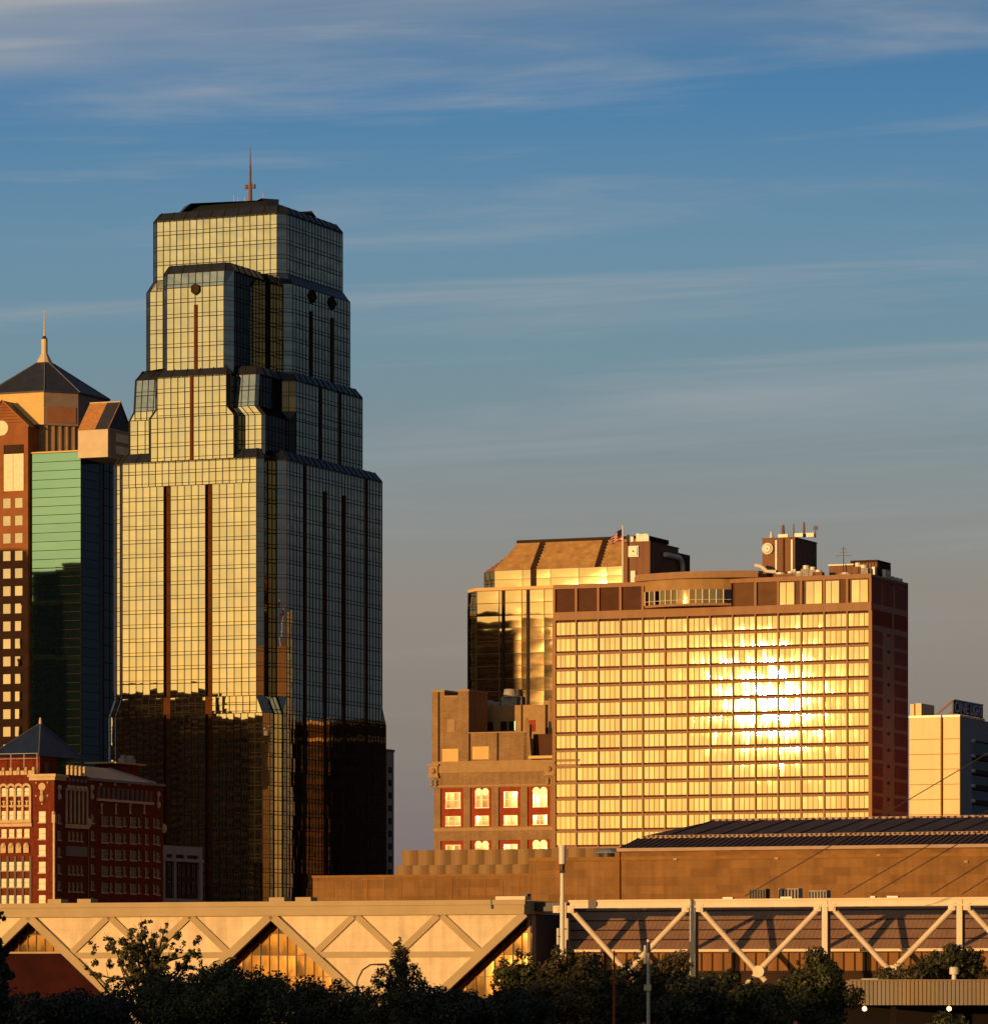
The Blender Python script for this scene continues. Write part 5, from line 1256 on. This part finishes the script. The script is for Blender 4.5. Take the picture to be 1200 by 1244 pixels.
# ------------------------------------------------------------------ trees
def crown_mesh(rng, blobs, n, size, mat, stretch=1.0):
    """Leaf-sized faces scattered through clumps: blobs are (centre, radius x/y, radius z)."""
    v = []; f = []; uv = []
    wsum = sum(b[1] * b[1] * b[2] for b in blobs)
    for c, rx, rz in blobs:
        k = max(20, int(n * (rx * rx * rz) / wsum))
        for _ in range(k):
            d = Vector((rng.gauss(0, 1), rng.gauss(0, 1), rng.gauss(0, 1))).normalized(); q = rng.random() ** .40 * (1 + .10 * rng.random())
            p = Vector((c[0] + d.x * rx * q, c[1] + d.y * rx * q, c[2] + d.z * rz * q))
            nrm = (d + Vector((rng.uniform(-1, 1), rng.uniform(-1, 1), rng.uniform(-.6, 1))) * .9).normalized()
            a = nrm.orthogonal().normalized(); a.rotate(Matrix.Rotation(rng.uniform(0, 6.28), 3, nrm)); b = nrm.cross(a)
            s = size * rng.uniform(.55, 1.25); i = len(v)
            v += [p - a * s * stretch, p - b * s * .5 + a * s * .1, p + a * s * stretch, p + b * s * .5 + a * s * .1]
            f.append((i, i + 1, i + 2, i + 3)); t = rng.randrange(60); uv += [(t + .2, .5), (t + .4, .5), (t + .6, .5), (t + .8, .5)]
    me = bpy.data.meshes.new('crown'); me.from_pydata([tuple(x) for x in v], [], f); me.materials.append(MATS[mat])
    ul = me.uv_layers.new(name='UVMap'); ul.data.foreach_set('uv', [c for q in uv for c in q])
    return me
def tree(name, label, px, top, D, hw, mat, n=5200, size=.22, kind='round', low=1262, group='trees in front of the halls', seed=1):
    rng = random.Random(seed * 97 + int(px))
    b = at(px, HY, D); r = empty(name, label, 'tree' if 'shrub' not in name else 'shrub', (b.x, D, 0), rng.uniform(0, 6), group)
    s = D / F; zt = HC + (HY - top) * s; zl = max(.8, HC + (HY - low) * s); R = hw * s; H = zt - zl
    blobs = []; tips = []
    if kind == 'conifer':
        for k in range(150):
            t = (k + .5) / 150; dz = 7.2 * t ** .85; rad = R * min(1.15, .05 + dz / (58 * s)) * rng.uniform(.35, 1.05); a = k * 2.4 + rng.uniform(-.4, .4)
            c = (rad * math.cos(a), rad * math.sin(a), zt - .12 - dz + rng.uniform(-.12, .12) + .10 * rad); q = .16 + .20 * min(1, dz / 3.5)
            blobs.append((c, q * 1.15, q)); tips.append(c)
            blobs.append(((rad * .45 * math.cos(a), rad * .45 * math.sin(a), zt - .2 - dz), q * 1.1, q))
        blobs.append(((0, 0, zt + .05), .09, .30))
    elif kind == 'open':
        for k in range(190):
            d = Vector((rng.gauss(0, 1), rng.gauss(0, 1), rng.gauss(0, 1))).normalized() * rng.uniform(.15, 1.0) ** .8; c = (d.x * R, d.y * R * .8, (zt + zl) / 2 + d.z * H / 2 * .92 - .12 * H * (abs(d.x) ** 2)); blobs.append((c, rng.uniform(.10, .27), rng.uniform(.09, .24))); tips.append(c)
    else:
        m = 26 if kind == 'round' else 40
        for k in range(m):
            d = Vector((rng.gauss(0, 1), rng.gauss(0, 1), rng.gauss(0, 1))).normalized() * rng.uniform(.35, .86)
            w = 1.0 if kind != 'cone' else max(.35, 1 - .62 * max(0, d.z + .1))
            c = (d.x * R * w, d.y * R * w, (zt + zl) / 2 + d.z * H / 2); q = rng.uniform(.18, .36) if kind != 'airy' else rng.uniform(.12, .25)
            blobs.append((c, R * q, R * q * rng.uniform(.7, 1.0))); tips.append(c)
        blobs.append(((0, 0, (zt + zl) / 2), R * .62, H * .34))
        for k in range(46):
            d = Vector((rng.gauss(0, 1), rng.gauss(0, 1), rng.gauss(0, 1))).normalized() * rng.uniform(.80, 1.06); w = 1.0 if kind != 'cone' else max(.35, 1 - .62 * max(0, d.z + .1))
            q = rng.uniform(.05, .13); blobs.append(((d.x * R * w, d.y * R * w, (zt + zl) / 2 + d.z * H / 2), R * q, R * q * rng.uniform(.7, 1.3)))
    if kind != 'open': n = int(n * 2.3); size *= .62
    else: n = int(n * 1.7); size *= .75
    me = crown_mesh(rng, blobs, n, size, mat, .9 if kind != 'airy' else 1.3); o = bpy.data.objects.new('crown', me); COL.objects.link(o); o.parent = r
    m = MB(); th = zl + H * (.45 if kind != 'conifer' else .95); rt = .10 + .018 * th
    pts = [Vector((rng.uniform(-.12, .12) * k, rng.uniform(-.12, .12) * k, th * k / 4)) for k in range(5)]
    for k in range(4): m.cyl(pts[k], pts[k + 1], rt * (1 - .2 * k), rt * (1 - .2 * (k + 1)), 'bark', 8)
    for c in rng.sample(tips, min(len(tips), 34 if kind in ('open', 'airy') else 14)):
        e = Vector(c); st = pts[3].lerp(pts[4], rng.random()) if kind != 'conifer' else Vector((0, 0, e.z + .2)); mid = st.lerp(e, .55) + Vector((rng.uniform(-.3, .3), rng.uniform(-.3, .3), -.15 if kind != 'conifer' else 0))
        m.cyl(st, mid, rt * .34, rt * .2, 'bark', 5); m.cyl(mid, e, rt * .2, rt * .05, 'bark', 5)
        if kind in ('open', 'airy'):
            for _ in range(3): m.cyl(mid.lerp(e, .5), e + Vector((rng.uniform(-.5, .5), rng.uniform(-.5, .5), rng.uniform(0, .6))), .02, .008, 'bark', 4)
    m.build('trunk', r)
for a in (
    ('broadleaf_tree', 'black silhouetted tree cut off by the left edge of the view', -6, 1106, 205, 24, 'leaf_black', 4500, .20, 'round', 1300),
    ('broadleaf_tree', 'thin open tree with gaps in its crown before the cream hall', 180, 1107, 262, 84, 'leaf_deep', 4200, .15, 'open', 1216),
    ('broadleaf_tree', 'low dark tree filling the lower left corner below the maroon wall', 62, 1205, 214, 80, 'leaf_black', 6500, .20),
    ('broadleaf_tree', 'bushy dark green tree directly below the thin open tree', 205, 1181, 236, 84, 'leaf_deep', 7500, .20),
    ('broadleaf_tree', 'rounded green tree at the foot of the middle gold triangle', 300, 1179, 226, 78, 'leaf_deep', 7500, .20),
    ('broadleaf_tree', 'low green tree between the gold triangle and the conifer', 402, 1192, 231, 70, 'leaf_deep', 6500, .20),
    ('conifer_tree', 'pointed brown green conifer standing before the cream hall wall', 486, 1146, 222, 46, 'leaf_conifer', 26000, .13, 'conifer'),
    ('broadleaf_tree', 'nearly black rounded tree below the right gold triangle', 562, 1204, 196, 72, 'leaf_black', 7500, .18),
    ('broadleaf_tree', 'dark leafy tree at the end corner of the cream hall', 640, 1158, 256, 46, 'leaf_deep', 6500, .20),
    ('broadleaf_tree', 'wispy olive tree with bare branches left of the rusty pole', 703, 1149, 246, 64, 'leaf_olive', 7000, .17, 'airy'),
    ('broadleaf_tree', 'wispy olive tree with bare branches behind the camera pole', 800, 1152, 250, 58, 'leaf_olive', 7000, .17, 'airy'),
    ('broadleaf_tree', 'broad dark tree beneath the leftmost truss crossing', 878, 1178, 236, 62, 'leaf_deep', 7000, .20),
    ('broadleaf_tree', 'dense egg shaped green tree beside the ribbed canopy', 990, 1154, 232, 60, 'leaf_deep', 10500, .18, 'cone'),
    ('broadleaf_tree', 'low dark tree under the lower left end of the open tree', 128, 1212, 224, 48, 'leaf_black', 4500, .19),
    ('broadleaf_tree', 'low tree filling the gap around the rusty pole', 748, 1184, 262, 40, 'leaf_deep', 4200, .20),
    ('broadleaf_tree', 'low olive tree just left of the egg shaped tree', 932, 1192, 244, 42, 'leaf_olive', 4500, .19),
    ('broadleaf_tree', 'low dark tree just right of the camera pole', 838, 1188, 228, 44, 'leaf_black', 4500, .19),
    ('broadleaf_tree', 'low dark tree right of the black rounded tree', 622, 1200, 218, 50, 'leaf_black', 4800, .19),
    ('shrub', 'dark shrub behind the canopy roof around the mushroom vent', 1160, 1149, 480, 42, 'leaf_deep', 3500, .32, 'round', 1196),
    ('shrub', 'low shrub behind the canopy roof below the truss pin', 1105, 1174, 476, 38, 'leaf_olive', 2600, .30, 'round', 1196),
    ('shrub', 'small shrub under the canopy between its two lamps', 1152, 1234, 300, 42, 'leaf_deep', 2600, .20, 'round', 1290),
):
    tree(*a, seed=len(a[1]))
